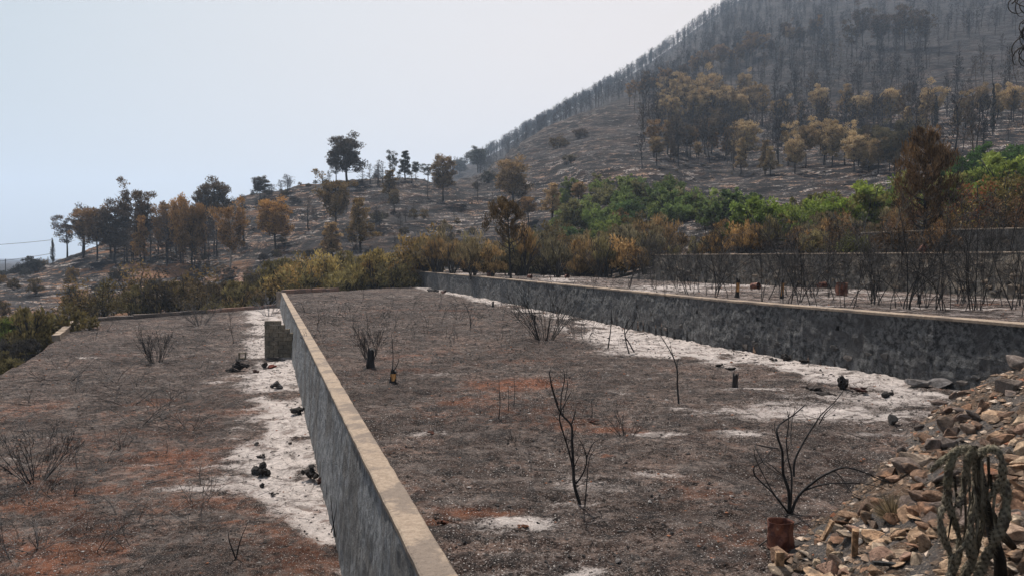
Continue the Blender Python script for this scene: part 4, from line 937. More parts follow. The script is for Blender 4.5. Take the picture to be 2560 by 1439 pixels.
# stumps
def stump(name, label, px, py, hpx, wpx, fn, col=BLK, seed=1, scar=None):
    P = fn(px, py); h = hpx/F*P[1]; w0 = wpx/F*P[1]/2; r = np.random.default_rng(seed); n = 12; th = np.linspace(0, 2*np.pi, n, endpoint=False)
    hs = np.linspace(0, 1, 9); V = []
    for q in hs:
        rr = w0*(1.0+.5*(1-q)**3)*(1+.22*(fbm(np.cos(th)*2+9+q*2, np.sin(th)*2+9, 3, seed)-.5)*2)
        zt = q*h+(0 if q < 1 else 1)*(r.uniform(-.12, .18, n)*h)
        V.append(np.stack([rr*np.cos(th)+q*h*.06, rr*np.sin(th), zt+0*th-.03], -1))
    g = G(); V = np.array(V); m = len(hs); i, j = np.meshgrid(np.arange(m-1), np.arange(n), indexing='ij')
    g.add(V.reshape(-1, 3), np.stack([i*n+j, i*n+(j+1) % n, (i+1)*n+(j+1) % n, (i+1)*n+j], -1).reshape(-1, 4)); g.add(np.concatenate([V[-1], [[h*.06, 0, h*.9]]]), None, [(k, (k+1) % n, n) for k in range(n)])
    t = thing(name, label, 'stump', P); obj('trunk', g.mesh('trunk', MB, True), t, color=col)
    if scar:
        g = G(); nn = 5; sc = np.linspace(-.9, .9, nn)-1.57; z0, z1 = scar; q0 = []
        for z in np.linspace(z0, z1, 5):
            for s in sc: q0.append((w0*1.10*math.cos(s+r.uniform(-.1, .1))+z*h*.06, w0*1.13*math.sin(s), z*h))
        q0 = np.array(q0); i, j = np.meshgrid(np.arange(4), np.arange(nn-1), indexing='ij')
        g.add(q0, np.stack([i*nn+j, i*nn+j+1, (i+1)*nn+j+1, (i+1)*nn+j], -1).reshape(-1, 4)); obj('bare_wood', g.mesh('bare_wood', MB), t, color=(.50, .25, .09))
    return t
stump('tree_stump', 'thick black stump at the foot of the brush of stems near the concrete wall', 925, 920, 50, 17, onB, BLK, 1)
stump('tree_stump', 'split black stump with an orange core on the middle terrace', 982, 958, 36, 15, onB, BLK, 2, (.15, .7))
drawn('burnt_sapling', 'thin forked shoot rising out of the split stump with orange core', 'sapling', [([(980, 930), (981, 900), (979, 860), (977, 835)], 3), ([(985, 925), (996, 905), (1000, 885)], 3)], onB(982, 958)[1], seed=30, twigs=.3)
stump('tree_stump', 'short charred stump with a notched top beside the ash strip', 1836, 974, 44, 14, onB, (.035, .028, .025), 3)
stump('tree_stump', 'tiny black post in the ash far along the soot-blackened wall', 1232, 766, 14, 5, onB, BLK, 4)
stump('tree_stump', 'short black stump standing among the saplings near the right edge of the upper terrace', 2297, 757, 24, 8, onC, BLK, 5)
stump('tree_stump', 'burnt trunk with a long bare orange face on the upper terrace', 1954, 746, 52, 8, onC, BLK, 6, (.05, .75))
stump('tree_stump', 'burnt forked trunk with a short orange scar on the upper terrace', 1842, 742, 44, 9, onC, BLK, 7, (.3, .8))
plant('burnt_sapling', SAP[2], 1842, 705, 120, 2.2, onC, 'spreading black branches above the trunk with the short orange scar', 'sapling')
plant('burnt_sapling', TWG[1], 1954, 700, 24, .55, onC, 'spiky twigs on top of the trunk with the long orange face', 'twig')

# litter twigs and small shrubs
def label_twigs(n, P_, fn, region, lab, gr, meshes, hm, seed, col=(BLK,), hr=(20, 50), name='burnt_twig', cat='twig'):
    r = np.random.default_rng(seed); k = 0
    while k < n:
        px = r.uniform(region[0], region[2]); py = r.uniform(region[1], region[3]); P = fn(px, py)
        if not in_poly(P[0], P[1], P_): continue
        q = r.integers(len(meshes)); s = r.uniform(*hr)
        tag(obj(name, meshes[q], None, P, (r.uniform(-.2, .2), r.uniform(-.2, .2), r.uniform(0, 6.3)), s, col[r.integers(len(col))]), lab, cat, gr); k += 1
GB = [BLK, (.05, .045, .042), GRT]
label_twigs(80, PA, onA, (-100, 840, 560, 1400), 'low tangle of thin burnt twigs on the soil of the low terrace', 'burnt twigs strewn over the low terrace', TWG, .6, 1, GB, (.5, 1.25))
label_twigs(26, PA, onA, (-50, 900, 520, 1150), 'arching heap of dead stems lying on the left part of the low terrace', 'dead stems heaped on the left part of the low terrace', TWG[3:5], .6, 21, GB, (1.0, 1.7), 'dead_stems', 'dead branches')
label_twigs(85, PB, onB, (760, 745, 1500, 860), 'short burnt twigs sticking up from the far half of the middle terrace', 'burnt twigs on the far half of the middle terrace', TWG[:3]+TWG[5:], .6, 2, GB, (.8, 1.9))
label_twigs(50, PB, onB, (900, 860, 1800, 1150), 'tiny burnt twigs sticking out of the near soil of the middle terrace', 'tiny twigs on the near half of the middle terrace', TWG[:3]+TWG[5:], .6, 3, GB, (.25, .6))
label_twigs(14, PC, onC, (1600, 700, 2560, 760), 'fallen grey twigs lying on the ashy soil of the upper terrace', 'fallen twigs on the upper terrace', TWG, .6, 4, GB, (.7, 1.4))
# charred saplings of the upper terrace
r = np.random.default_rng(99); k = 0
fixed = [(1694, 738, 90), (1664, 750, 100), (1515, 742, 75), (1480, 735, 95), (2045, 765, 150), (2222, 772, 190), (2240, 770, 120), (2315, 770, 160), (2390, 757, 170), (2460, 760, 190), (2410, 756, 130), (2552, 790, 150), (2170, 748, 110), (1900, 742, 130), (1792, 735, 130), (1130, 682, 70), (1205, 690, 70), (1330, 700, 90), (1150, 684, 80), (2350, 752, 180), (2120, 735, 160)]
for px, py, hp in fixed:
    P = onC(px, py); q = r.integers(8); tag(obj('burnt_sapling', SAP[q], None, P, (r.uniform(-.1, .1), r.uniform(-.1, .1), r.uniform(0, 6.3)), max(hp/F*P[1]/2.6, .3), BLK if r.random() < .8 else (.06, .055, .053)), 'leafless charred sapling with thin forked stems rooted in the ashy upper terrace', 'sapling', 'charred saplings on the upper terrace')
while k < 105:
    px = r.uniform(1080, 2620); py = r.uniform(683, 775); 
    if px > 1950 and r.random() < .0: continue
    if px < 1700 and r.random() < .35: continue
    P = onC(px, py)
    if not in_poly(P[0], P[1], PC) or distW2(np.array([P[0]]), np.array([P[1]]))[0] < .7: continue
    if P[1] > 66: continue
    q = r.integers(8); s = r.uniform(.6, 1.15)
    tag(obj('burnt_sapling', SAP[q], None, P, (r.uniform(-.15, .15), r.uniform(-.15, .15), r.uniform(0, 6.3)), s, BLK if r.random() < .7 else (.065, .06, .056)), 'leafless charred sapling with thin forked stems rooted in the ashy upper terrace', 'sapling', 'charred saplings on the upper terrace'); k += 1
k = 0
while k < 26:     # on the top terrace, above the stone wall
    x = r.uniform(9, 27); y = r.uniform(24, 52)
    if not in_poly(x, y, PDl): continue
    tag(obj('burnt_sapling', SAP[r.integers(8)], None, (x, y, ZD), (r.uniform(-.15, .15), r.uniform(-.15, .15), r.uniform(0, 6.3)), r.uniform(.7, 1.25), BLK if r.random() < .6 else (.08, .075, .07)), 'leafless charred sapling standing above the stone wall on the highest terrace', 'sapling', 'charred saplings above the stone wall'); k += 1

# ------------------------------------------------------------ trees
def clusters(g, r, cen, rad, n, ln, wd, up=.8, flat=.75, scorch=.3):
    zlo = min(c[2] for c in cen); zhi = max(c[2] for c in cen)
    for c, R_ in zip(cen, rad):
        d = r.normal(size=(n, 3)); d /= np.linalg.norm(d, axis=1)[:, None]
        p = c+d*R_*(r.random((n, 1))**.45)*np.array([1, 1, flat])
        dd = d*.7+r.normal(size=(n, 3))*.35+np.array([0, 0, up]); dd /= np.linalg.norm(dd, axis=1)[:, None]
        hf = (c[2]-zlo)/(zhi-zlo+1e-6)
        blades(g, p, dd, ln*r.uniform(.6, 1.3, n), wd*r.uniform(.6, 1.3, n), r, np.clip(r.normal(.5+r.uniform(-.24, .24)+(hf-.55)*scorch, .2, n), 0, 1))
def pine(seed, H=9., cb=.35, W=4.5, shape='round', nl=38, nb=84, dens=1., lean=0., ln=.36, wd=.15):
    r = np.random.default_rng(seed); tg = G(); cg = G()
    n = 9; z = np.linspace(-.3, H*.97, n); x = np.cumsum(r.normal(size=n))*.06*H/9+lean*(z/H)**2; y = np.cumsum(r.normal(size=n))*.06*H/9
    x -= x[0]; y -= y[0]; tr = np.stack([x, y, z], -1); tube(tg, tr, np.linspace(.022*H, .005*H, n), 7)
    cen, rad = [], []
    for k in range(nl):
        h = cb+(.97-cb)*((k+r.random())/nl); u = (h-cb)/(1-cb)
        if shape == 'round': L_ = W/2*math.sqrt(max(.05, 1-(u-.42)**2/.40))
        elif shape == 'cone': L_ = W/2*(1.05-u)**.8
        elif shape == 'flat': L_ = W/2*(.35+.8*math.sin(min(u*1.25, 1)*math.pi*.62))
        else: L_ = W/2*(.6+.4*u)*(1 if u < .8 else .7)
        L_ *= r.uniform(.6, 1.15); a = k*2.4+r.uniform(-.5, .5)
        p0 = np.array([np.interp(h*H, z, x), np.interp(h*H, z, y), h*H]); upw = r.uniform(.15, .6)
        t = np.linspace(0, 1, 5)[:, None]; d = np.array([[math.cos(a), math.sin(a), 0]])
        pts = p0+d*L_*t+np.array([[0, 0, 1]])*L_*(upw*t**1.6-.1*t*(1-t))
        pts = pts+r.normal(size=pts.shape)*.04*L_*t
        tube(tg, pts, np.linspace(.007*H, .0022*H, 5), 4)
        for q in range(3):   # twigs
            tt = r.uniform(.4, 1); pq = pts[0]+(pts[-1]-pts[0])*tt; e = pq+np.array([math.cos(a+r.uniform(-1, 1)), math.sin(a+r.uniform(-1, 1)), r.uniform(.1, .9)])*L_*.3
            tube(tg, [pq, (pq+e)/2+[0, 0, -.03], e], [.0025*H, .002*H, .001*H], 3)
        for q in range(2 if L_ > W*.25 else 1):
            if r.random() > dens: continue
            tt = r.uniform(.55, 1.0); cen.append(pts[0]+(pts[-1]-pts[0])*tt+r.normal(size=3)*.04*W+[0, 0, .05*H*.6]); rad.append(W*r.uniform(.11, .19))
    if shape == 'round':
        for q in range(20):
            d = r.normal(size=3); d /= np.linalg.norm(d); f = r.uniform(.35, .8); hh = (cb+(1-cb)*(.5+.42*d[2]*f))*H
            cen.append(np.array([np.interp(hh, z, x)+d[0]*f*W*.5, np.interp(hh, z, y)+d[1]*f*W*.5, hh])); rad.append(W*.15)
    cen.append(tr[-1]); rad.append(W*.11)
    clusters(cg, r, cen, rad, nb, ln*H/9, wd*H/9)
    return [('trunk', tg.mesh('trunk', MB, True), 0), ('crown', cg.mesh('crown', ML, False), 1)]
PINE = [pine(1, 9, .30, 5.2, 'round'), pine(2, 9, .24, 4.6, 'round'), pine(3, 9, .12, 4.4, 'cone'), pine(4, 9, .36, 5.5, 'flat', 36), pine(5, 9, .38, 4.6, 'round', 30, 70, .85), pine(6, 9, .15, 3.6, 'cone', 38), pine(7, 9, .35, 5., 'flat', 32, 66, .75), pine(8, 9, .26, 5.6, 'round', 48)]
PW = [5.2, 4.6, 4.4, 5.5, 4.6, 3.6, 5., 5.6]
# sparse burnt pine (mostly twigs)
SPARSE = [pine(20, 9, .25, 4.6, 'round', 34, 14, .5), pine(21, 9, .2, 4., 'cone', 36, 10, .5), pine(22, 9, .3, 5., 'round', 38, 18, .55)]
def cypress(seed, H=6., W=.9):
    r = np.random.default_rng(seed); tg = G(); cg = G(); tube(tg, [(0, 0, -.2), (0, 0, H*.5), (0, 0, H*.95)], [.1, .06, .02], 6)
    z = np.linspace(.1*H, H*.97, 26); cen = np.stack([r.normal(size=26)*.06, r.normal(size=26)*.06, z], -1); rad = W/2*np.clip(np.sin((z/H)**.7*math.pi), .15, 1)
    clusters(cg, r, cen, rad, 42, .3, .1, 1.6, 1.2); return [('trunk', tg.mesh('trunk', MB, True), 0), ('crown', cg.mesh('crown', ML, False), 1)]
CYP = cypress(5)
def bush(seed, H=2.6, W=3., stems=7, ncl=34, nb=60, ln=.16, wd=.08, up=.3, mat=None, low=.25, leafr=.17):
    r = np.random.default_rng(seed); tg = G(); cg = G(); cen, rad = [], []
    for k in range(stems):
        a = k*2.4+r.uniform(-.4, .4); o = []
        grow(r, (math.cos(a)*.1, math.sin(a)*.1, -.1), (math.cos(a)*.6*r.random(), math.sin(a)*.6*r.random(), 1), H*r.uniform(.6, .85), .014*H, 1, o, .4, .1, (2, 4), .5, .6, 5)
        for pts, rd in o: tube(tg, pts, rd, 4)
    for k in range(ncl):
        d = r.normal(size=3); d[2] = abs(d[2])*r.choice([1, .2]); d /= np.linalg.norm(d); q = r.random()**.35
        c = np.array([d[0]*W*.40*q, d[1]*W*.40*q, H*(low+(.86-low)*(d[2]*q))]); c += r.normal(size=3)*.05*W; cen.append(c); rad.append(W*leafr*r.uniform(.6, 1.2))
    clusters(cg, r, cen, rad, nb, ln, wd, up, .8)
    return [('stems', tg.mesh('stems', MB, True), 0), ('foliage', cg.mesh('foliage', mat or ML, False), 1)]
BUSH = [bush(40+i, H, W, ln=.22, wd=.085, up=u, ncl=n, nb=50, leafr=.13) for i, (H, W, u, n) in enumerate([(2.6, 2.8, 1.2, 34), (3.0, 2.6, 1.5, 36), (2.2, 3.0, .8, 34), (2.8, 3.4, .6, 42)])]
BR = [bush(60+i, H, W, stems=12, ln=.28, wd=.045, up=2.2, ncl=n, nb=46, low=.4, leafr=.15) for i, (H, W, n) in enumerate([(3.0, 2.2, 30), (2.7, 2.6, 34), (3.2, 2.0, 26), (2.4, 2.0, 24)])]
GRN = [bush(80+i, H, W, ln=.3, wd=.16, up=.3, ncl=n, nb=56, mat=MGL, low=.15, leafr=.125) for i, (H, W, n) in enumerate([(3.2, 4.2, 52), (2.6, 3.8, 46), (3.9, 3.6, 50), (3.0, 3.0, 36)])]
LEAFD = [bush(90+i, H, W, ln=.2, wd=.10, up=.0, ncl=n, nb=26, low=.2, leafr=.2) for i, (H, W, n) in enumerate([(3.0, 3.2, 44), (3.4, 3.0, 50)])]
def place(parts, name, label, cat, P, s, rz, leafc, barkc=BLK, group=None, sx=1.):
    t = thing(name, label, cat, P, group); t.rotation_euler = (0, 0, rz); t.scale = (s*sx, s*sx, s)
    for nm, me, k in parts: obj(nm, me, t, color=leafc if k else barkc)
    return t
BROWN = (.22, .13, .055); TANN = (.36, .25, .13); ORG = (.34, .19, .06); DKB = (.075, .052, .034); OLV = (.125, .105, .05); DKG = (.045, .048, .032); TWC = (.05, .045, .045)
def knoll(px, py, top, wpx, parts, W, leafc, label, name='pine_tree', cat='pine', H=9., barkc=BLK, d=None, rz=None, group=None):
    P = hit(px, py) if d is None else PD(px, py, d)
    h = (py-top)/F*P[1]; s = h/H; sx = (wpx/F*P[1])/(W*s) if wpx else 1.
    return place(parts, name, label, cat, P-np.array((0, 0, .1)), s, SPR.uniform(0, 6.3) if rz is None else rz, leafc, barkc, group, min(max(sx, .6), 1.7))
K = knoll
K(132, 652, 590, 12, CYP, .9, (.05, .045, .035), 'narrow charred cypress alone against the sky at the far left', 'cypress_tree', 'cypress', 6.)
K(120, 655, 638, 8, CYP, .9, (.05, .045, .035), 'tiny dark cypress left of the taller one at the far left', 'cypress_tree', 'cypress', 6.)
K(168, 638, 545, 60, PINE[6], 5., DKB, 'sparse dark pine, first tall tree right of the cypress')
K(208, 645, 528, 62, PINE[4], 4.6, BROWN, 'brown-topped pine second from the left of the grove on the spur')
K(243, 650, 530, 66, PINE[0], 5.2, (.17, .10, .045), 'orange-brown pine third from the left of the grove on the spur')
K(285, 655, 520, 80, PINE[7], 5.6, DKB, 'dark broad pine with a black crown in the left grove')
K(318, 655, 535, 55, SPARSE[0], 4.6, DKB, 'bare dark pine right of the broad black-crowned one in the grove')
K(343, 640, 490, 76, PINE[3], 5.5, (.11, .07, .035), 'tallest brown-topped pine in the middle of the left grove')
K(362, 655, 515, 56, PINE[4], 4.6, DKB, 'dark thin pine behind the orange one in the grove')
K(352, 665, 542, 46, PINE[5], 3.6, ORG, 'slim orange pine in front of the tallest pine of the grove')
K(418, 652, 515, 66, PINE[1], 4.6, BROWN, 'brown-green pine with a straight trunk, right part of the grove')
K(452, 660, 508, 60, PINE[0], 5.2, ORG, 'orange-brown pine left half of the broad pair at the right of the grove')
K(478, 672, 520, 78, PINE[7], 5.6, (.20, .115, .045), 'orange-brown pine right half of the broad pair at the right of the grove')
K(533, 582, 463, 88, PINE[7], 5.6, (.09, .062, .032), 'large dark brown pine on the skyline left of the bare brush')
K(505, 590, 490, 50, SPARSE[2], 5., DKB, 'bare grey pine leaning left of the large dark skyline pine')
K(608, 612, 490, 62, SPARSE[1], 4., (.04, .037, .035), 'black leafless brush-like tree on the slope left of the orange round pine')
K(585, 600, 498, 44, SPARSE[0], 4.6, (.05, .045, .04), 'black leafless tree joined to the left of the brush-like one')
K(575, 690, 532, 86, PINE[3], 5.5, (.26, .15, .06), 'tan-orange pine with a pale grey trunk above the stone ramp', barkc=(.28, .24, .21))
K(690, 622, 508, 90, PINE[7], 5.6, ORG, 'round orange pine alone on the slope')
K(650, 498, 447, 44, PINE[0], 5.2, (.055, .045, .03), 'small round dark pine on the skyline')
K(718, 482, 440, 44, SPARSE[0], 4.6, TWC, 'bare grey shrubby tree on the skyline right of the small round pine')
K(680, 492, 462, 40, SPARSE[2], 5., TWC, 'low bare grey bush on the skyline beside the small round pine')
K(770, 572, 495, 40, SPARSE[1], 4., (.07, .05, .035), 'dark thin burnt pine below the skyline')
K(842, 592, 463, 84, PINE[3], 5.5, (.17, .115, .05), 'brown pine with two-part crown under the big skyline pine')
K(902, 628, 497, 74, PINE[2], 4.4, (.23, .15, .055), 'yellow-brown conical pine in the middle of the slope')
K(830, 657, 560, 66, PINE[5], 3.6, TANN, 'tan young pine left of the conical one')
K(868, 462, 351, 96, PINE[7], 5.6, (.06, .047, .032), 'biggest pine, a dark round crown on the skyline')
K(840, 462, 395, 40, PINE[6], 5., (.055, .045, .035), 'slim dark pine touching the left side of the biggest skyline pine')
K(906, 462, 420, 24, SPARSE[1], 4., TWC, 'thin bare tree right next to the biggest skyline pine')
for px, top in ((806, 428), (925, 410), (946, 402), (957, 405), (800, 450), (1030, 420)): K(px, hit(px, 462)[1]*0+462, top, 26, SPARSE[1], 4., TWC, 'slender bare burnt tree on the skyline of the knoll', 'burnt_tree', 'burnt tree', group='slender bare trees on the skyline of the knoll')
K(975, 500, 430, 48, PINE[5], 3.6, (.19, .13, .055), 'olive-brown pine just below the skyline, left of the dark twins')
K(985, 540, 478, 30, PINE[4], 4.6, (.17, .125, .07), 'small thin tan pine below the olive-brown one')
K(982, 452, 388, 32, PINE[6], 5., DKG, 'left one of the two dark pines on the skyline')
K(1012, 452, 380, 38, PINE[5], 3.6, (.05, .045, .03), 'right one of the two dark pines on the skyline')
K(1040, 453, 408, 22, PINE[4], 4.6, DKG, 'thin small dark pine right of the two dark ones')
K(1070, 455, 415, 40, PINE[6], 5., DKG, 'loose dark bush on the skyline between the thin pine and the brown pine')
K(1108, 507, 403, 62, PINE[0], 5.2, (.18, .12, .055), 'brown pine standing across the dip of the skyline')
K(1150, 440, 402, 50, PINE[7], 5.6, DKG, 'dark hazy pine at the start of the far ridge')
K(1195, 430, 376, 56, PINE[0], 5.2, DKG, 'larger dark hazy pine on the far ridge foot', d=350)
K(1222, 455, 412, 44, BUSH[3], 3.4, DKG, 'dark rounded shrub right of the far ridge foot', 'shrub', 'shrub', 2.8)
K(1285, 520, 408, 92, PINE[7], 5.6, (.25, .17, .085), 'large tan pine left of the green trees')
K(1380, 552, 462, 58, PINE[2], 4.4, TANN, 'tan conical pine between the large tan pine and the green trees')
K(1447, 505, 458, 48, PINE[1], 4.6, (.27, .18, .09), 'small tan pine at the left border of the green trees')
K(1320, 560, 495, 45, PINE[4], 4.6, BROWN, 'small brown pine beneath the large tan one')
K(1395, 372, 330, 60, BUSH[3], 3.4, (.12, .085, .045), 'brown rounded shrub on the bare spur of the mountain', 'shrub', 'shrub', 2.8)
K(1450, 345, 310, 46, BUSH[2], 3., DKB, 'dark shrub higher on the bare spur', 'shrub', 'shrub', 2.4)
K(1425, 405, 380, 44, BUSH[2], 3., (.10, .085, .05), 'olive shrub on the lower spur', 'shrub', 'shrub', 2.4)
K(1060, 548, 515, 28, BUSH[1], 2.6, (.22, .155, .08), 'small upright tan shrub on the slope', 'shrub', 'shrub', 3.)
K(942, 556, 516, 42, BUSH[2], 3., (.11, .095, .06), 'grey-olive shrub right of the conical pine', 'shrub', 'shrub', 2.4)
K(1112, 622, 530, 60, BUSH[1], 2.6, (.19, .15, .09), 'tall grey-tan shrub in the middle of the slope', 'shrub', 'shrub', 3.)
K(300, 700, 640, 0, BUSH[2], 3., (.07, .06, .045), 'dark low shrub under the left grove', 'shrub', 'shrub', 2.8)
# foreground pine on the upper terrace and big dark pine at the right
def dark_pine(seed, H, cb, W, nl, nb, lean=0., ncl=70, off=0.):
    r = np.random.default_rng(seed); tg = G(); cg = G(); z = np.linspace(-.2, H*.95, 9); x = lean*(z/H); tube(tg, np.stack([x, 0*z, z], -1), np.linspace(.017*H, .004*H, 9), 8)
    for k in range(nl):
        h = cb+(.95-cb)*(k+r.random())/nl; u = (h-cb)/(1-cb); L_ = W/2*math.sqrt(max(.04, 1-(u-.42)**2/.38))*r.uniform(.75, 1.1); a = k*2.4
        p0 = np.array([np.interp(h*H, z, x), 0, h*H]); o = []
        grow(r, p0, (math.cos(a), math.sin(a), .25), L_*(1.0-.35*u), .0065*H*(1.1-u*.6), 1, o, .25, .7, (5, 7), .45, .7, 6)
        for q, (pts, rd) in enumerate(o):
            tube(tg, pts, rd, 4)
            tt = .25 if q else .45; ks = np.arange(len(pts)); m = max(4, int(nb*(.5 if q else 1)))
            f = tt+(1-tt)*r.random(m); p = np.stack([np.interp(f*(len(pts)-1), ks, pts[:, c]) for c in range(3)], -1)+r.normal(size=(m, 3))*.05
            dd = (pts[-1]-pts[0])/np.linalg.norm(pts[-1]-pts[0])*.5+r.normal(size=(m, 3))*.4+np.array([0, 0, .9]); dd /= np.linalg.norm(dd, axis=1)[:, None]
            keep = r.random(m) < (.25+.9*u); blades(cg, p[keep], dd[keep], r.uniform(.14, .3, keep.sum()), .035, r, r.random(keep.sum()))
    cen, rad = [], []
    for k in range(ncl):
        a = r.uniform(0, 6.28); u = r.uniform(.2, 1)**.8; q = r.uniform(.55, 1); R0 = W/2*math.sqrt(max(.03, 1-(u-.45)**2/.33))*q
        cen.append((math.cos(a)*R0+lean*(cb+u*(1-cb))+off, math.sin(a)*R0, H*(cb+u*(.98-cb)))); rad.append(W*.10)
    clusters(cg, r, cen, rad, 60, .3, .045, 1.7, 1.5)
    return [('trunk', tg.mesh('trunk', MB, True), 0), ('crown', cg.mesh('crown', ML, False), 1)]
P = onC(1277, 697)
place(dark_pine(50, 6.0, .35, 3.2, 34, 40, -.3, 34, -.25), 'pine_tree', 'lone scorched pine with a thin black trunk and olive crown on the upper terrace', 'pine', P, (697-497)/F*P[1]/6.0, .4, (.10, .065, .028))
K(2310, 645, 330, 0, dark_pine(51, 7.2, .18, 3.5, 46, 90, 0., 95), 4.6, (.125, .075, .036), 'big dark red-brown scorched pine towering over the burnt saplings at the right', H=7.0, d=41)

# bushes behind the terrace ends and the brown / green belt
def belt(n, rng_px, rng_d, meshes, cols_, sc, label, gr, name, cat, seed, zf=None, avoid=None, barkc=BLK, py_lim=None):
    r = np.random.default_rng(seed); k = 0; tries = 0
    while k < n and tries < n*40:
        tries += 1
        px = r.uniform(*rng_px); d = r.uniform(*rng_d); a = ray(px, 640)[0]; x, y = a*d, d
        if in_poly(x, y, PC) and avoid != 'none' and y < 56: continue
        if in_poly(x, y, PA) or in_poly(x, y, PB): continue
        z = surf(x, y); py = 719.5-F*math.tan(math.atan2(z-CZ, d)+TH)
        if py_lim and not (py_lim[0](px) < py < py_lim[1](px)): continue
        c = np.array(cols_[r.integers(len(cols_))])*r.uniform(.75, 1.2)
        place(meshes[r.integers(len(meshes))], name, label, cat, (x, y, z-.05), r.uniform(*sc), r.uniform(0, 6.3), tuple(c), BLK if barkc is None else barkc, gr); k += 1
    return k
OB = [(.32, .24, .085), (.28, .19, .07), (.22, .18, .07), (.30, .19, .06), (.17, .14, .06)]
belt(36, (665, 1060), (74, 90), BUSH+GRN[:1]*0, OB+[(.16, .13, .05)], (1.2, 2.15), 'yellow-brown leafy bush behind the far end of the middle terrace', 'yellow-brown bushes behind the middle terrace', 'scorched_bush', 'bush', 1)
belt(60, (1060, 1700), (57, 80), BR+BUSH[:2], [(.26, .175, .08), (.30, .19, .08), (.22, .17, .09), (.24, .20, .09), (.20, .17, .10)], (.85, 1.6), 'brown upright scorched bush behind the upper terrace', 'brown scorched bushes behind the upper terrace', 'scorched_bush', 'bush', 2, barkc=(.04, .035, .033))
belt(54, (1480, 2250), (46, 66), BR+BUSH[:2], [(.26, .16, .07), (.32, .20, .08), (.20, .14, .075), (.24, .20, .09), (.20, .165, .09)], (.5, 1.1), 'rust-brown bush in the thick scrub above the stone wall', 'rust-brown scrub above the stone wall', 'scorched_bush', 'bush', 3, barkc=(.04, .035, .033))
belt(26, (1180, 1620), (72, 100), BUSH+GRN[:1], [(.17, .10, .04), (.11, .11, .04), (.13, .10, .045)], (.9, 1.3), 'brown-olive bush on the slope below the green trees', 'brown-olive bushes below the green trees', 'scorched_bush', 'bush', 4)
GR1 = [(.16, .21, .06), (.11, .15, .05), (.21, .25, .08), (.15, .14, .065), (.07, .11, .04), (.18, .22, .06)]
belt(58, (1400, 1890), (84, 142), GRN, GR1, (.7, 1.45), 'green leafy tree in the unburnt patch in the middle of the picture', 'green trees of the unburnt patch', 'green_tree', 'tree', 5, py_lim=(lambda px: np.interp(px, [1400, 1500, 1600, 1680, 1900], [500, 455, 475, 495, 520]), lambda px: 640))
belt(10, (1260, 1420), (74, 92), GRN, [(.075, .115, .045), (.10, .13, .05)], (.7, 1.05), 'green-grey bush at the left fringe of the green trees', 'green bushes at the left fringe', 'green_tree', 'bush', 15)
GR2 = [(.16, .21, .04), (.11, .15, .035), (.19, .23, .05), (.15, .14, .045)]
belt(56, (1840, 2640), (58, 80), GRN, GR2, (.7, 1.3), 'bright green orchard tree in the row behind the big dark pine', 'bright green orchard trees', 'orchard_tree', 'tree', 6, py_lim=(lambda px: np.interp(px, [1840, 2100, 2560], [560, 520, 470]), lambda px: np.interp(px, [1840, 2560], [625, 575])))
belt(22, (2370, 2680), (84, 100), GRN, [(.06, .115, .03), (.07, .13, .03)], (.75, 1.0), 'dark green tree in the upper row at the right edge', 'dark green trees of the upper right row', 'orchard_tree', 'tree', 7)
belt(34, (2100, 2660), (38, 56), LEAFD+BUSH[2:], [(.17, .085, .04), (.17, .10, .045), (.13, .14, .045), (.13, .08, .04)], (.5, .95), 'scorched red-brown orchard tree above the highest stone wall', 'scorched orchard trees at the right', 'scorched_tree', 'tree', 8)
belt(14, (2380, 2680), (44, 56), LEAFD, [(.19, .075, .03), (.13, .10, .03)], (.9, 1.2), 'dense rust and green orchard tree at the right edge', 'dense half-burnt orchard trees at the right edge', 'scorched_tree', 'tree', 18)
# left side
belt(20, (190, 650), (60, 78), LEAFD+BUSH, [(.13, .105, .045), (.16, .12, .045), (.10, .075, .045), (.15, .10, .04)], (.8, 1.75), 'half-burnt olive-brown bush beyond the kerb of the low terrace', 'half-burnt bushes beyond the low terrace', 'scorched_bush', 'bush', 9)
K(395, 788, 655, 90, LEAFD[1], 3., (.06, .045, .03), 'tallest dark bush with curled black leaves beyond the low terrace', 'scorched_bush', 'bush', 3.3, d=66)
K(265, 790, 672, 110, LEAFD[0], 3.2, (.11, .085, .035), 'wide olive-brown bush beyond the left corner of the low terrace', 'scorched_bush', 'bush', 3.0, d=64)
K(490, 780, 695, 90, LEAFD[0], 3.2, (.11, .08, .04), 'olive bush between the tall dark bush and the stone ramp', 'scorched_bush', 'bush', 3.0, d=66)
belt(16, (-120, 185), (42, 58), BUSH+GRN[:1], [(.12, .12, .035), (.10, .125, .03), (.14, .11, .045)], (.7, 1.1), 'olive-green bush below the left edge of the low terrace', 'olive-green bushes at the left edge', 'olive_bush', 'bush', 10)
belt(12, (-90, 110), (33, 42), BUSH, [(.09, .075, .045), (.12, .10, .045), (.05, .045, .04)], (.3, .65), 'low brownish brush at the left border of the low terrace', 'low brush at the left border', 'shrub', 'shrub', 19)
belt(26, (-60, 620), (85, 175), BUSH, [(.07, .065, .04), (.12, .085, .04), (.16, .10, .035), (.06, .055, .045)], (.5, 1.0), 'low scorched shrub scattered over the stony left slope', 'low shrubs on the stony left slope', 'shrub', 'shrub', 11)
belt(46, (620, 1300), (100, 200), BUSH, [(.07, .062, .045), (.10, .08, .045), (.05, .045, .04), (.13, .095, .05)], (.35, .85), 'low scorched shrub scattered over the knoll', 'low shrubs on the knoll', 'shrub', 'shrub', 12)
belt(14, (600, 1000), (90, 100), BUSH, [(.09, .07, .04), (.12, .09, .04)], (.7, 1.1), 'brown shrub at the foot of the knoll', 'shrubs at the foot of the knoll', 'shrub', 'shrub', 14)
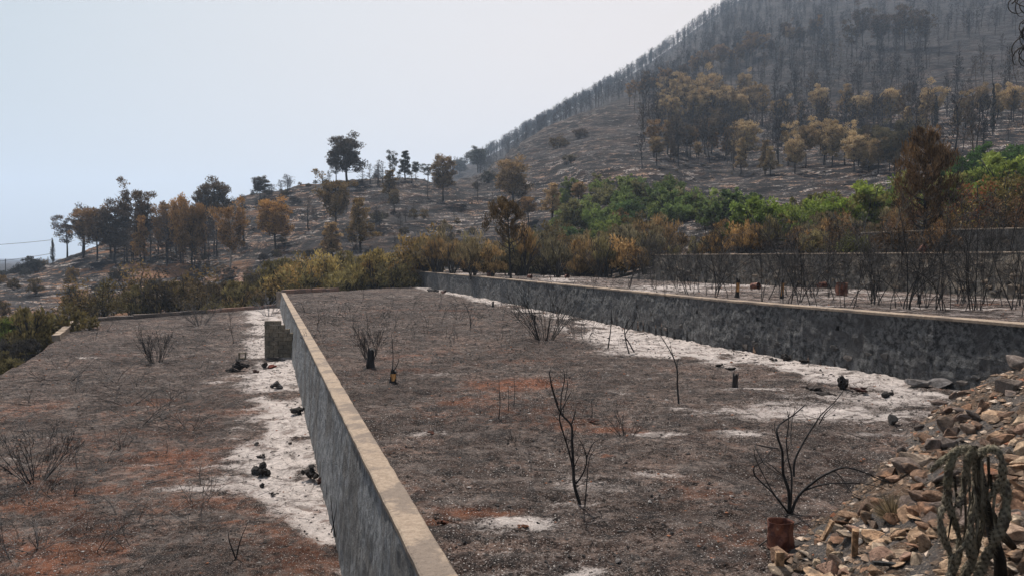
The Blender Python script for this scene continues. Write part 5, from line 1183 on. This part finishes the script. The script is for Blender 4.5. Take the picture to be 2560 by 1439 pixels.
belt(14, (-60, 130), (150, 190), BUSH, [(.05, .05, .045)], (.8, 1.3), 'dark shrub on the far left end of the ridge', 'dark shrubs on the far left ridge', 'shrub', 'shrub', 16)
r = np.random.default_rng(5)
for k in range(24):
    px = r.uniform(190, 560); py = r.uniform(625, 668); K(px, py, py-r.uniform(70, 115), 0, SPARSE[r.integers(3)], 4.6, (.07, .05, .038), 'thin bare burnt trunk standing in the shade of the left grove', 'burnt_tree', 'burnt tree', barkc=(.035, .03, .03), group='thin bare trunks of the left grove')
for k in range(26):
    px = r.uniform(700, 1300); py = r.uniform(450, 640); K(px, py, py-r.uniform(25, 55), 0, SPARSE[r.integers(3)], 4.6, TWC, 'small bare burnt tree on the open slope of the knoll', 'burnt_tree', 'burnt tree', group='small bare burnt trees on the knoll slope')

# mountain trees
r = np.random.default_rng(17)
TN = [(.38, .28, .155), (.33, .24, .13), (.24, .17, .09), (.40, .30, .17)]
def band(n, px0, px1, base, h0, h1, cols_, lab, gr, meshes=PINE, jit=14, seed=0, bark=BLK, name='pine_tree', cat='pine'):
    rr = np.random.default_rng(seed)
    for k in range(n):
        px = px0+(px1-px0)*(k+rr.uniform(.1, .9))/n; py = base(px)+rr.uniform(-jit, jit); hp = rr.uniform(h0, h1)*.86; P = hit(px, py)
        place(meshes[rr.integers(len(meshes))], name, lab, cat, P, hp/F*P[1]/9, rr.uniform(0, 6.3), tuple(np.array(cols_[rr.integers(len(cols_))])*rr.uniform(.8, 1.15)), bark, gr, rr.uniform(.85, 1.2))
band(24, 1650, 1870, lambda p: 312-(abs(p-1790)/12), 75, 115, TN, 'tan-brown pine in the dense clump high on the mountain flank', 'tan pines of the dense mountain clump', jit=26, seed=1)
band(11, 1655, 1900, lambda p: 262, 50, 70, TN[1:3]+[BROWN], 'brown pine at the upper back of the dense mountain clump', 'brown pines behind the dense mountain clump', jit=12, seed=2)
band(18, 1900, 2590, lambda p: 318+10*math.sin(p/70), 75, 110, TN, 'tan pine in the upper line across the mountain flank', 'tan pines of the upper line', jit=16, seed=3)
band(13, 1620, 1840, lambda p: 395, 55, 100, [BROWN, (.10, .075, .05), TN[2]], 'thin brown pine below the dense mountain clump', 'thin brown pines below the dense clump', PINE[3:7], jit=28, seed=4)
band(14, 1830, 2240, lambda p: 430-(p-1830)*.02, 80, 125, TN+[(.17, .125, .07)], 'tan pine in the lower line at the foot of the mountain', 'tan pines of the lower line', jit=14, seed=5)
band(9, 2120, 2290, lambda p: 410, 70, 105, [(.12, .10, .055), (.10, .085, .05)], 'broad olive-brown tree left of the big dark pine', 'olive-brown trees left of the big dark pine', [PINE[7], PINE[3]], jit=20, seed=6)
band(22, 1560, 2060, lambda p: 262-(p-1560)*.34, 45, 66, [BROWN, (.17, .11, .06), DKB], 'brown-crowned pine along the diagonal spine of the mountain', 'brown pines on the diagonal spine', jit=10, seed=7)
band(8, 2120, 2330, lambda p: 130, 80, 120, [DKB, (.08, .055, .035)], 'tall dark-crowned pine high on the right flank', 'tall dark pines high on the right', [PINE[4], PINE[6], PINE[3]], jit=14, seed=8)
band(14, 1640, 2560, lambda p: 440-(p-1640)*.06, 22, 40, [OLV, (.11, .09, .06)], 'small brown shrub at the foot of the mountain', 'small shrubs at the foot of the mountain', [b for b in BUSH], jit=16, seed=9, name='shrub', cat='shrub')
for px, top, hh in ((2482, 210, 130), (2430, 245, 90), (2340, 240, 80)):
    K(px, top+hh, top, 14, CYP, .9, (.035, .035, .03), {2482: 'tall black cypress on the mountain flank near the right edge', 2430: 'slim black cypress left of the tall one on the flank', 2340: 'thinnest black cypress on the flank, leftmost of three'}[px], 'cypress_tree', 'cypress', 6.)
# charred trees of the mountain
def charred(seed, nb=220):
    r = np.random.default_rng(seed); g = G(); H = 9; tube(g, [(0, 0, -.4), (r.normal()*.3, r.normal()*.2, H*.5), (r.normal()*.5, r.normal()*.4, H)], [.13, .08, .03], 4, cap=False, a=.4)
    cb0 = r.uniform(.12, .4)
    for k in range(17):
        h = cb0+(.98-cb0)*(k+r.random())/17; a = k*2.4; L_ = 2.3*(1.2-h)*r.uniform(.4, 1.3)+.3; p0 = np.array((0, 0, h*H)); e = p0+np.array((math.cos(a), math.sin(a), r.uniform(.4, 1.1)))*L_
        tube(g, [p0, (p0+e)/2-[0, 0, .1], e], [.045, .03, .015], 3, a=.4, cap=False)
        n = nb//17; t = r.random((n, 1)); p = p0+(e-p0)*t+r.normal(size=(n, 3))*.22; d = np.array((math.cos(a)*.4, math.sin(a)*.4, 1))+r.normal(size=(n, 3))*.4; d /= np.linalg.norm(d, axis=1)[:, None]
        blades(g, p, d, .6, .13 if nb > 150 else .2, r, r.uniform(.2, .8, n))
    return g
CHG = [charred(700+i) for i in range(8)]; CHM = [c.mesh('burnt_tree', ML, False) for c in CHG]
CC = [(.035, .033, .034), (.05, .044, .042), (.028, .027, .03), (.075, .055, .04)]
def mline(px): return np.interp(px, [1300, 1423, 1546, 1605, 1700, 1800, 1900, 2600], [350, 300, 250, 232, 150, 60, -40, -60])
k = 0
while k < 270:
    px = r.uniform(1560, 2600); py = r.uniform(20, 430)
    if py < mline(px)+20: continue
    if py > 300 and px < 1600: continue
    P = hit(px, py)
    if P[1] > 560: continue
    o = obj('burnt_tree', CHM[r.integers(8)], None, P, (r.normal()*.06, r.normal()*.06, r.uniform(0, 6.3)), r.uniform(.4, 1.2), CC[r.integers(4)])
    tag(o, 'charred leafless pine standing on the grey mountain flank', 'burnt tree', 'charred pines on the mountain flank'); k += 1
# the rest of the burnt forest: one object
LG = [charred(720+i, 102) for i in range(6)]; LV = [(np.concatenate(c.V), np.concatenate(c.Q), np.concatenate(c.T) if c.T else None, np.concatenate(c.A)) for c in LG]
g = G(); k = 0
while k < 2700:
    if k < 1000: px = r.uniform(1120, 1860); d = r.uniform(570, 612)       # crest line
    elif k < 1700: px = r.uniform(1200, 1900); d = r.uniform(330, 600)
    elif k < 2450:
        px = r.uniform(1750, 2650); d = r.uniform(300, 700)
        if px > 2080 and r.random() < .5: continue
    else: px = r.uniform(1600, 2300); d = r.uniform(170, 300)
    a = ray(px, 640)[0]; x, y = a*d, d; z = terrain(x, y); py = 719.5-F*math.tan(math.atan2(z-CZ, d)+TH)
    if py < -60: 
        if r.random() < .95: continue
    if r.random() > .25+1.6*(float(fbm(x/45, y/45, 3, 55))-.2): continue
    V, Q, T, A = LV[r.integers(6)]; s = r.uniform(.3, 1.15)**.8; th = r.uniform(0, 6.3); c_, s_2 = math.cos(th), math.sin(th)
    W_ = np.stack([V[:, 0]*c_-V[:, 1]*s_2, V[:, 0]*s_2+V[:, 1]*c_, V[:, 2]], -1)*s+np.array((x, y, z)); g.add(W_, Q, T, A*.6+r.uniform(-.1, .3)); k += 1
o = obj('burnt_forest', g.mesh('burnt_forest', ML, False), color=(.036, .034, .037)); stuff(o, 'charred forest covering the upper mountain and its hazy crest', 'forest')

# stones strewn on the slopes: nobody could count them
n = 16000; px = r.uniform(-100, 2650, n); dd = 75+150*r.random(n)**.9; ax = (px-1280)/F; X = ax*dd; Y = dd
Zt = np.array([terrain(x, y) for x, y in zip(X, Y)]); k = ~(in_poly(X, Y, PC) | in_poly(X, Y, PB))
scatter_rocks('slope_stones', 'pale stones and outcrops strewn over the burnt slopes', np.stack([X, Y, Zt], -1)[k], (.12+.75*r.random(n)**4)[k], mat_chips('chips_slope', (.05, .046, .045), (.12, .105, .10), (.36, .31, .28), (.24, .15, .10)), 9, .2)

# dry stone wall on the knoll and the stone ramp: each stone that can be told apart is a part
dw = thing('dry_stone_wall', 'long dry stone wall crossing the slope below the left grove', 'stone wall')
pth = [(270, 640), (330, 632), (400, 640), (450, 648), (510, 665), (560, 688), (590, 690)]; r = np.random.default_rng(31)
W3 = np.array([hit(px, py+4, 62, 240) for px, py in pth]); n_s = 190
fx = np.linspace(0, len(W3)-1, 60); g = G()
for k in range(n_s):
    t = r.random()*(len(W3)-1); i1 = min(int(t), len(W3)-2); c = W3[i1]*(1-(t-i1))+W3[i1+1]*(t-i1); zt = terrain(c[0], c[1])
    s = r.uniform(.45, .95); col = np.array([(.20, .15, .11), (.13, .10, .08), (.27, .19, .14)][r.integers(3)])
    obj('stone', RK[r.integers(6)], dw, (c[0]+r.uniform(-.3, .3), c[1]+r.uniform(-.4, .4), zt+r.uniform(0, 1.5)), (r.uniform(-.3, .3), r.uniform(-.3, .3), r.uniform(0, 6)), (s*1.2, s, s*.7), tuple(col))
rp = thing('stone_ramp', 'pinkish heap of loose stones running down the slope above the low terrace', 'stone heap')
for k in range(200):
    t = r.random(); px = 603*(1-t)+572*t+r.uniform(-1, 1)*(3+26*t*(1-t)+12*t); py = 683+t*75; c = PD(px, py, 92-16*t); zt = c[2]
    s = r.uniform(.22, .55); col = np.array([(.42, .26, .19), (.50, .36, .28), (.36, .20, .14), (.55, .45, .38)][r.integers(4)])
    obj('stone', RK[r.integers(6)], rp, (c[0], c[1], max(zt, terrain(c[0], c[1])+.1)), (r.uniform(-.5, .5), r.uniform(-.5, .5), r.uniform(0, 6)), (s*1.2, s, s*.8), tuple(col))
# white debris upper right, and small white post
P = hit(2546, 392); tag(obj('white_rubble', RK[0], None, P+np.array((0, 0, .3)), (.2, .3, 0), (1.2, 1., 1.3), (.75, .72, .68)), 'lone pile of white rubble on the ash slope near the right edge', 'rubble')
P = hit(1690, 462); g = G(); box(g, (0, 0, .5), (.35, .35, 1.2)); box(g, (.8, .2, .2), (1.4, .4, .5)); tag(obj('concrete_post', g.mesh('concrete_post', MCOP), None, P), 'small pale concrete post between the green trees and the mountain foot', 'post')

# power line at the far left
pw = thing('power_line', 'thin power cables crossing the sky at the far left', 'power line')
for (a, b, sag) in (((-120, 616), (128, 600), 3), ((-120, 664), (128, 634), 3)):
    A_, B_ = PD(*a, 190), PD(*b, 186); t = np.linspace(0, 1, 14)[:, None]; pts = A_*(1-t)+B_*t-np.array([[0, 0, .3]])*4*t*(1-t); g = G(); tube(g, pts, .045, 4); obj('cable', g.mesh('cable', MWI), pw)
up_ = PD(-120, 640, 190); g = G(); tube(g, [(0, 0, -6), (0, 0, 4.2)], [.16, .12], 8); box(g, (0, 0, 3.2), (1.6, .15, .15)); obj('utility_pole', g.mesh('utility_pole', MWI), pw, up_)
up_ = PD(14, 668, 184); g = G(); tube(g, [(0, 0, -2), (0, 0, 1.9)], [.1, .08], 6); obj('utility_pole', g.mesh('utility_pole', MWI), pw, up_)

# ------------------------------------------------------------ rope-like cactus
cb_ = PD(2440, 1439, 4.5)
ct = thing('cactus', 'drooping burnt cactus with thick rope-like twisted canes in the lower right corner', 'cactus', cb_)
def cane(name, pl_, wpx, dj, seed, twist=3, col=None):
    r = np.random.default_rng(seed); a = np.array([PD(px, py, 4.5+dj+.04*math.sin(k*1.3+seed)) for k, (px, py) in enumerate(pl_)])-cb_; n = len(a)
    m = 26*(n-1); t = np.linspace(0, n-1, m); q = np.empty((m, 3))
    for k_, tt in enumerate(t):
        i1 = min(int(tt), n-2); u = tt-i1; p0 = a[max(i1-1, 0)]; p1 = a[i1]; p2 = a[i1+1]; p3 = a[min(i1+2, n-1)]
        q[k_] = .5*((2*p1)+(-p0+p2)*u+(2*p0-5*p1+4*p2-p3)*u*u+(-p0+3*p1-3*p2+p3)*u**3)
    s = np.concatenate([[0], np.cumsum(np.linalg.norm(np.diff(q, axis=0), axis=1))]); tg = np.gradient(q, axis=0); tg /= np.linalg.norm(tg, axis=1)[:, None]
    u = np.cross(tg[0], (0, 1., 0)); us = [u/np.linalg.norm(u)]
    for k in range(1, m): v = us[-1]-tg[k]*np.dot(us[-1], tg[k]); us.append(v/np.linalg.norm(v))
    us = np.array(us); vs = np.cross(tg, us); S = 20; th = np.linspace(0, 2*np.pi, S, endpoint=False); w0 = wpx/F*4.5/2*.72
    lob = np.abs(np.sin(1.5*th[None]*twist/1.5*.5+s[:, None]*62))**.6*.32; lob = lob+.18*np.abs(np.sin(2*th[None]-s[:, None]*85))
    rad = w0*(.72+lob)*(1+.16*np.sin(s[:, None]*23+seed)+.12*np.sin(s[:, None]*51+2*seed))*np.interp(s, [0, .02, s[-1]-.03, s[-1]], [.8, 1, .9, .45])[:, None]
    ring = q[:, None]+rad[..., None]*(np.cos(th)[None, :, None]*us[:, None]+np.sin(th)[None, :, None]*vs[:, None])
    g = G(); i, j = np.meshgrid(np.arange(m-1), np.arange(S), indexing='ij')
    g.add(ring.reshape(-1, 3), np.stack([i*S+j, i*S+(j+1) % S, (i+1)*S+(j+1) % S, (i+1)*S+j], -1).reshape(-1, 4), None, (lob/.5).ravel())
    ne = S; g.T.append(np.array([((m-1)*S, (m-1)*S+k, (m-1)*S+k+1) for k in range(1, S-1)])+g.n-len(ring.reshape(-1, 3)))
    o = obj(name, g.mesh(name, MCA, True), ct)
    g = G(); nn = int(s[-1]*1100); kk = r.integers(0, m, nn); tt = r.integers(0, S, nn); c = ring[kk, tt]; d = (c-q[kk]); d /= np.linalg.norm(d, axis=1)[:, None]; d = d+r.normal(size=d.shape)*.3-tg[kk]*.0+np.array([0, 0, -.35]); d /= np.linalg.norm(d, axis=1)[:, None]
    blades(g, c+d*.006, d, r.uniform(.016, .05, nn), .0024, r, .9); sp = obj('spines', g.mesh('spines', MCA), o); stuffpart(sp)
r = np.random.default_rng(4)
cane('cane', [(2428, 1122), (2400, 1120), (2368, 1138), (2345, 1158), (2326, 1178)], 17, -.02, 1)
cane('cane', [(2425, 1118), (2395, 1130), (2374, 1165), (2368, 1220), (2362, 1262)], 24, 0, 2)
cane('cane', [(2360, 1265), (2350, 1290), (2358, 1340), (2376, 1385), (2378, 1420), (2360, 1475)], 21, 0, 3)
cane('cane', [(2372, 1225), (2378, 1280), (2395, 1330), (2398, 1380), (2385, 1430), (2378, 1480)], 20, .04, 4)
cane('cane', [(2436, 1116), (2420, 1150), (2412, 1200), (2404, 1240), (2396, 1266)], 22, -.04, 5)
cane('cane', [(2432, 1122), (2440, 1170), (2438, 1240), (2428, 1300), (2424, 1360), (2430, 1410), (2402, 1450), (2380, 1490)], 25, .03, 6)
cane('cane', [(2444, 1140), (2462, 1124), (2488, 1122), (2504, 1148), (2506, 1188), (2490, 1222), (2470, 1246)], 24, -.02, 7)
cane('cane', [(2505, 1196), (2516, 1240), (2510, 1300), (2488, 1350), (2466, 1390), (2450, 1425), (2440, 1470)], 32, 0, 8)
cane('cane', [(2442, 1150), (2452, 1210), (2456, 1290), (2446, 1340), (2432, 1390), (2405, 1430)], 23, .08, 9)
cane('cane', [(2378, 1400), (2400, 1372), (2425, 1350), (2440, 1330)], 16, .02, 10)
for q in range(16):
    x0 = 2372+r.uniform(0, 125); y0 = 1130+r.uniform(0, 160); L0 = r.uniform(60, 170); cane_pts = [(x0, y0), (x0+r.uniform(-8, 8), y0+L0*.35), (x0+r.uniform(-14, 10), y0+L0*.7), (x0+r.uniform(-18, 10), y0+L0)]
    g = G(); tube(g, np.array([PD(px, py, 4.5+r.uniform(-.05, .08)) for px, py in cane_pts])-cb_, [.009, .007, .006, .003], 6, r.uniform(.2, .8)); obj('dry_strand', g.mesh('dry_strand', MCA, True), ct)
g = G(); a = np.array([PD(px, py, 4.62) for px, py in [(2440, 1115), (2452, 1180), (2466, 1260), (2480, 1330), (2500, 1400), (2505, 1500)]])-cb_; tube(g, a, [.014, .02, .024, .03, .034, .04], 10); obj('trunk', g.mesh('trunk', MB, True), ct, color=(.025, .02, .016))
g = G(); a = np.array([PD(px, py, 4.66) for px, py in [(2475, 1290), (2500, 1330), (2535, 1368)]])-cb_; tube(g, a, [.04, .03, .02], 8); obj('root', g.mesh('root', MB, True), ct, color=(.035, .028, .02))
# dry tuft beside the stones
r = np.random.default_rng(77); P = hitbank(2232, 1300); g = G(); n = 1100; d = r.normal(size=(n, 3)); d[:, 2] = np.abs(d[:, 2])+.35; d /= np.linalg.norm(d, axis=1)[:, None]
ln = r.uniform(.06, .26, n); blades(g, d*ln[:, None]*.55, d, ln, .004, r, r.random(n)); tag(obj('dry_tuft', g.mesh('dry_tuft', ML), None, P, color=(.20, .155, .095)), 'round pale dry tuft of grass between the stones above the tan rubble', 'grass tuft')
for k, (px, py, w_, h_, rz, ry, lab) in enumerate([(2137, 1392, .34, .035, 1.2, 1.15, 'brown wooden slat sticking up out of the tan rubble'), (2068, 1350, .2, .03, .3, -1.0, 'short wooden peg standing at the crest of the tan rubble'), (2010, 1425, .2, .05, 1.5, 1.5, 'weathered post end under the loaf-shaped stone'), (2230, 1420, .28, .02, .1, .1, 'thin dark metal strip on the rubble near the bottom edge')]):
    g = G(); box(g, (0, 0, 0), (w_, h_*1.4, h_), jit=.004, rng=r); P = hitbank(px, py) if k != 2 else hitbank(1948, 1430)
    tag(obj('timber_scrap' if k < 3 else 'metal_strip', g.mesh('scrap', MB), None, P+np.array((0, 0, .09 if k < 3 else .03)), (0, ry, rz), None, (.26, .16, .09) if k < 3 else (.03, .03, .03)), lab, 'wood scrap' if k < 3 else 'metal strip')

# burnt tree just outside the right edge whose curled twigs reach into the corner
r = np.random.default_rng(8); tP = np.array((8.1, 10.8, 0.)); tP[2] = float(bank(tP[0], tP[1]))
bt = thing('burnt_tree', 'near burnt tree whose curled black twigs hang into the top right corner', 'burnt tree', tP)
g = G(); tube(g, [(0, 0, -.3), (-.1, 0, 2.5), (.1, .1, 5.2), (0, 0, 7)], [.14, .11, .07, .03], 8); obj('trunk', g.mesh('trunk', MB, True), bt, color=BLK)
for k, (A_, B_, s) in enumerate([((2620, -40), (2560, 120), 1), ((2640, 0), (2556, 60), 2), ((2620, -90), (2530, 10), 3), ((2650, 60), (2556, 122), 4)]):
    g = G(); a0 = PD(*A_, 10.7)-tP; b0 = PD(*B_, 10.4)-tP; start = np.array((0, 0, a0[2]-.6)); t = np.linspace(0, 1, 10)[:, None]
    main = (1-t)**2*start+2*t*(1-t)*a0+t**2*b0; tube(g, main, np.linspace(.03, .008, 10), 5)
    for q in range(15):
        f = r.uniform(.45, 1); p = main[int(f*9)]; L_ = r.uniform(.12, .3); th = np.linspace(0, r.uniform(2.2, 4.6), 10); rad = L_*(1-th/9)
        sgn = r.choice([-1, 1]); dirx = -1.; c = np.stack([dirx*rad*np.sin(th)*.9, r.normal()*.06*th, -sgn*rad*(np.cos(th)-1)*.8], -1); tube(g, p+c-c[0], np.linspace(.009, .004, 10), 4)
    obj('branch', g.mesh('branch', MB, True), bt, color=(.02, .016, .014))

# ------------------------------------------------------------ smoke haze in the air
g = G(); box(g, (0, 0, 0), (9000, 9000, 470))
m_ = bpy.data.materials.new('haze'); m_.use_nodes = True; t_ = m_.node_tree; t_.nodes.clear(); o_ = t_.nodes.new('ShaderNodeOutputMaterial'); v_ = t_.nodes.new('ShaderNodeVolumePrincipled')
v_.inputs['Color'].default_value = (.64, .79, 1, 1); v_.inputs['Density'].default_value = .00030; v_.inputs['Anisotropy'].default_value = .3; t_.links.new(v_.outputs[0], o_.inputs['Volume'])
hme = g.mesh('haze', m_); zmin = float(Z0.min()); zmax = float(Z0.max())+14
ho = obj('haze', hme, None, (0, 0, (zmin-1+zmax)/2), None, (1, 1, (zmax-zmin+1)/470)); ho['kind'] = 'stuff'; ho['label'] = 'thin bluish smoke haze hanging over the whole place'; ho['category'] = 'haze'
bpy.context.view_layer.update()
ORD = 'first second third fourth fifth sixth seventh eighth ninth tenth eleventh twelfth thirteenth fourteenth fifteenth sixteenth seventeenth eighteenth nineteenth twentieth twenty-first twenty-second twenty-third twenty-fourth twenty-fifth twenty-sixth twenty-seventh twenty-eighth twenty-ninth thirtieth'.split()
def sx_(o):
    p = o.matrix_world.translation; return 1280+F*p.x/max(p.y, .1)
def relabel(group, short, marks):
    mem = [o for o in bpy.data.objects if o.get('group') == group and not o.parent]
    edges = [-1e9]+[m[0] for m in marks]+[1e9]; names = [None]+[m[1] for m in marks]+[None]
    for a, b, na_, nb_ in zip(edges, edges[1:], names, names[1:]):
        z = sorted([o for o in mem if a <= sx_(o) < b], key=sx_)
        if not z or len(z) > 30: continue
        where = '' if na_ is None and nb_ is None else (f', left of {nb_}' if na_ is None else (f', right of {na_}' if nb_ is None else f', between {na_} and {nb_}'))
        for k, o in enumerate(z):
            pos = ('only one' if len(z) == 1 else 'leftmost' if k == 0 else 'rightmost' if k == len(z)-1 else ORD[k]+' from left')
            o['label'] = f'{short}{where}, {pos}'.replace('between the ', 'between ').replace(' and the ', ' and ')
LM = [(1275, 'the lone pine'), (1560, 'mid wall'), (1842, 'the short-scarred trunk'), (1954, 'the long-scarred trunk'), (2105, 'the rusty drum'), (2297, 'the black stump')]
relabel('charred saplings on the upper terrace', 'charred forked sapling', [LM[0], (1560, 'the two thin stems'), (1645, 'the stone wall end'), LM[2], LM[3], LM[4], LM[5], (2430, 'the high wall corner')])
relabel('charred saplings above the stone wall', 'charred sapling atop stone wall', [(2000, 'the rust-brown scrub'), (2304, 'the orange tin'), (2450, 'the high wall corner')])
for gname, sh, mk in (
  ('yellow-brown bushes behind the middle terrace', 'yellow-brown bush', [(800, 'the conical pine'), (930, 'the grey shrub')]),
  ('green trees of the unburnt patch', 'unburnt green tree', [(1560, 'the spur foot'), (1720, 'the small post')]),
  ('bright green orchard trees', 'bright green orchard tree', [(2100, 'the ash slope'), (2310, 'the dark pine')]),
  ('brown scorched bushes behind the upper terrace', 'upright brown bush', [(1210, 'the first drain hole'), (1277, 'the lone pine'), (1400, 'the big burnt shrub'), (1550, 'the stone wall end')]),
  ('rust-brown scrub above the stone wall', 'rust-brown scrub bush', [(1640, 'the stone wall end'), (1842, 'the short-scarred trunk'), (2048, 'the open tin')]),
  ('brown-olive bushes below the green trees', 'brown-olive bush', [(1380, 'the tan conical pine')]),
  ('scorched orchard trees at the right', 'scorched red-brown orchard tree', [(2310, 'the dark pine'), (2480, 'the black cypress')]),
  ('dense half-burnt orchard trees at the right edge', 'dense rust and green tree', []),
  ('dark green trees of the upper right row', 'dark green tree of the upper row', [(2500, 'the white rubble')]),
  ('half-burnt bushes beyond the low terrace', 'half-burnt olive-brown bush', [(395, 'the tall dark bush')]),
  ('olive-green bushes at the left edge', 'olive-green bush below the left edge', []),
  ('low brush at the left border', 'low brownish brush at the left border', []),
  ('low shrubs on the stony left slope', 'low scorched shrub', [(150, 'the cypress'), (350, 'the tallest grove pine')]),
  ('low shrubs on the knoll', 'low knoll shrub', [(770, 'the thin burnt pine'), (900, 'the conical pine'), (1108, 'the skyline brown pine')]),
  ('shrubs at the foot of the knoll', 'brown shrub at the knoll foot', []), ('dark shrubs on the far left ridge', 'dark far ridge shrub', []),
  ('thin bare trunks of the left grove', 'thin bare grove trunk', [(350, 'the tallest grove pine')]),
  ('small bare burnt trees on the knoll slope', 'small bare knoll tree', [(900, 'the conical pine')]),
  ('slender bare trees on the skyline of the knoll', 'slender bare skyline tree', []),
  ('green bushes at the left fringe', 'green-grey bush left of the green trees', []),
  ('tan pines of the dense mountain clump', 'tan pine of the dense mountain clump', [(1760, 'the clump middle')]),
  ('brown pines behind the dense mountain clump', 'brown pine above the dense mountain clump', []), ('tan pines of the upper line', 'tan pine of the upper mountain line', []),
  ('thin brown pines below the dense clump', 'thin brown pine below the dense clump', []), ('tan pines of the lower line', 'tan pine of the lower mountain line', []),
  ('olive-brown trees left of the big dark pine', 'olive-brown tree left of the big dark pine', []), ('brown pines on the diagonal spine', 'brown pine on the diagonal mountain spine', [(1800, 'the dense clump')]),
  ('tall dark pines high on the right', 'tall dark pine high on the right flank', []), ('small shrubs at the foot of the mountain', 'small brown shrub at the mountain foot', []),
  ('fallen twigs on the upper terrace', 'fallen grey twig on the upper terrace', []), ('tiny twigs on the near half of the middle terrace', 'tiny twig on the middle terrace', [(1277, 'the orange soil')]),
  ('dead stems heaped on the left part of the low terrace', 'arching dead stems on the low terrace', [(250, 'the left corner kerb')])):
    relabel(gname, sh, mk)
for o in bpy.data.objects:
    if o.get('label') and len(o['label'].replace('-', ' ').split()) > 16: print('LONG', o.name, '|', o['label'])
print('terrain z', zmin, zmax, 'objects', len(bpy.data.objects), 'tris', sum(sum(len(p.vertices)-2 for p in m.polygons) if len(m.polygons) < 1000 else len(m.polygons)*2 for m in bpy.data.meshes))
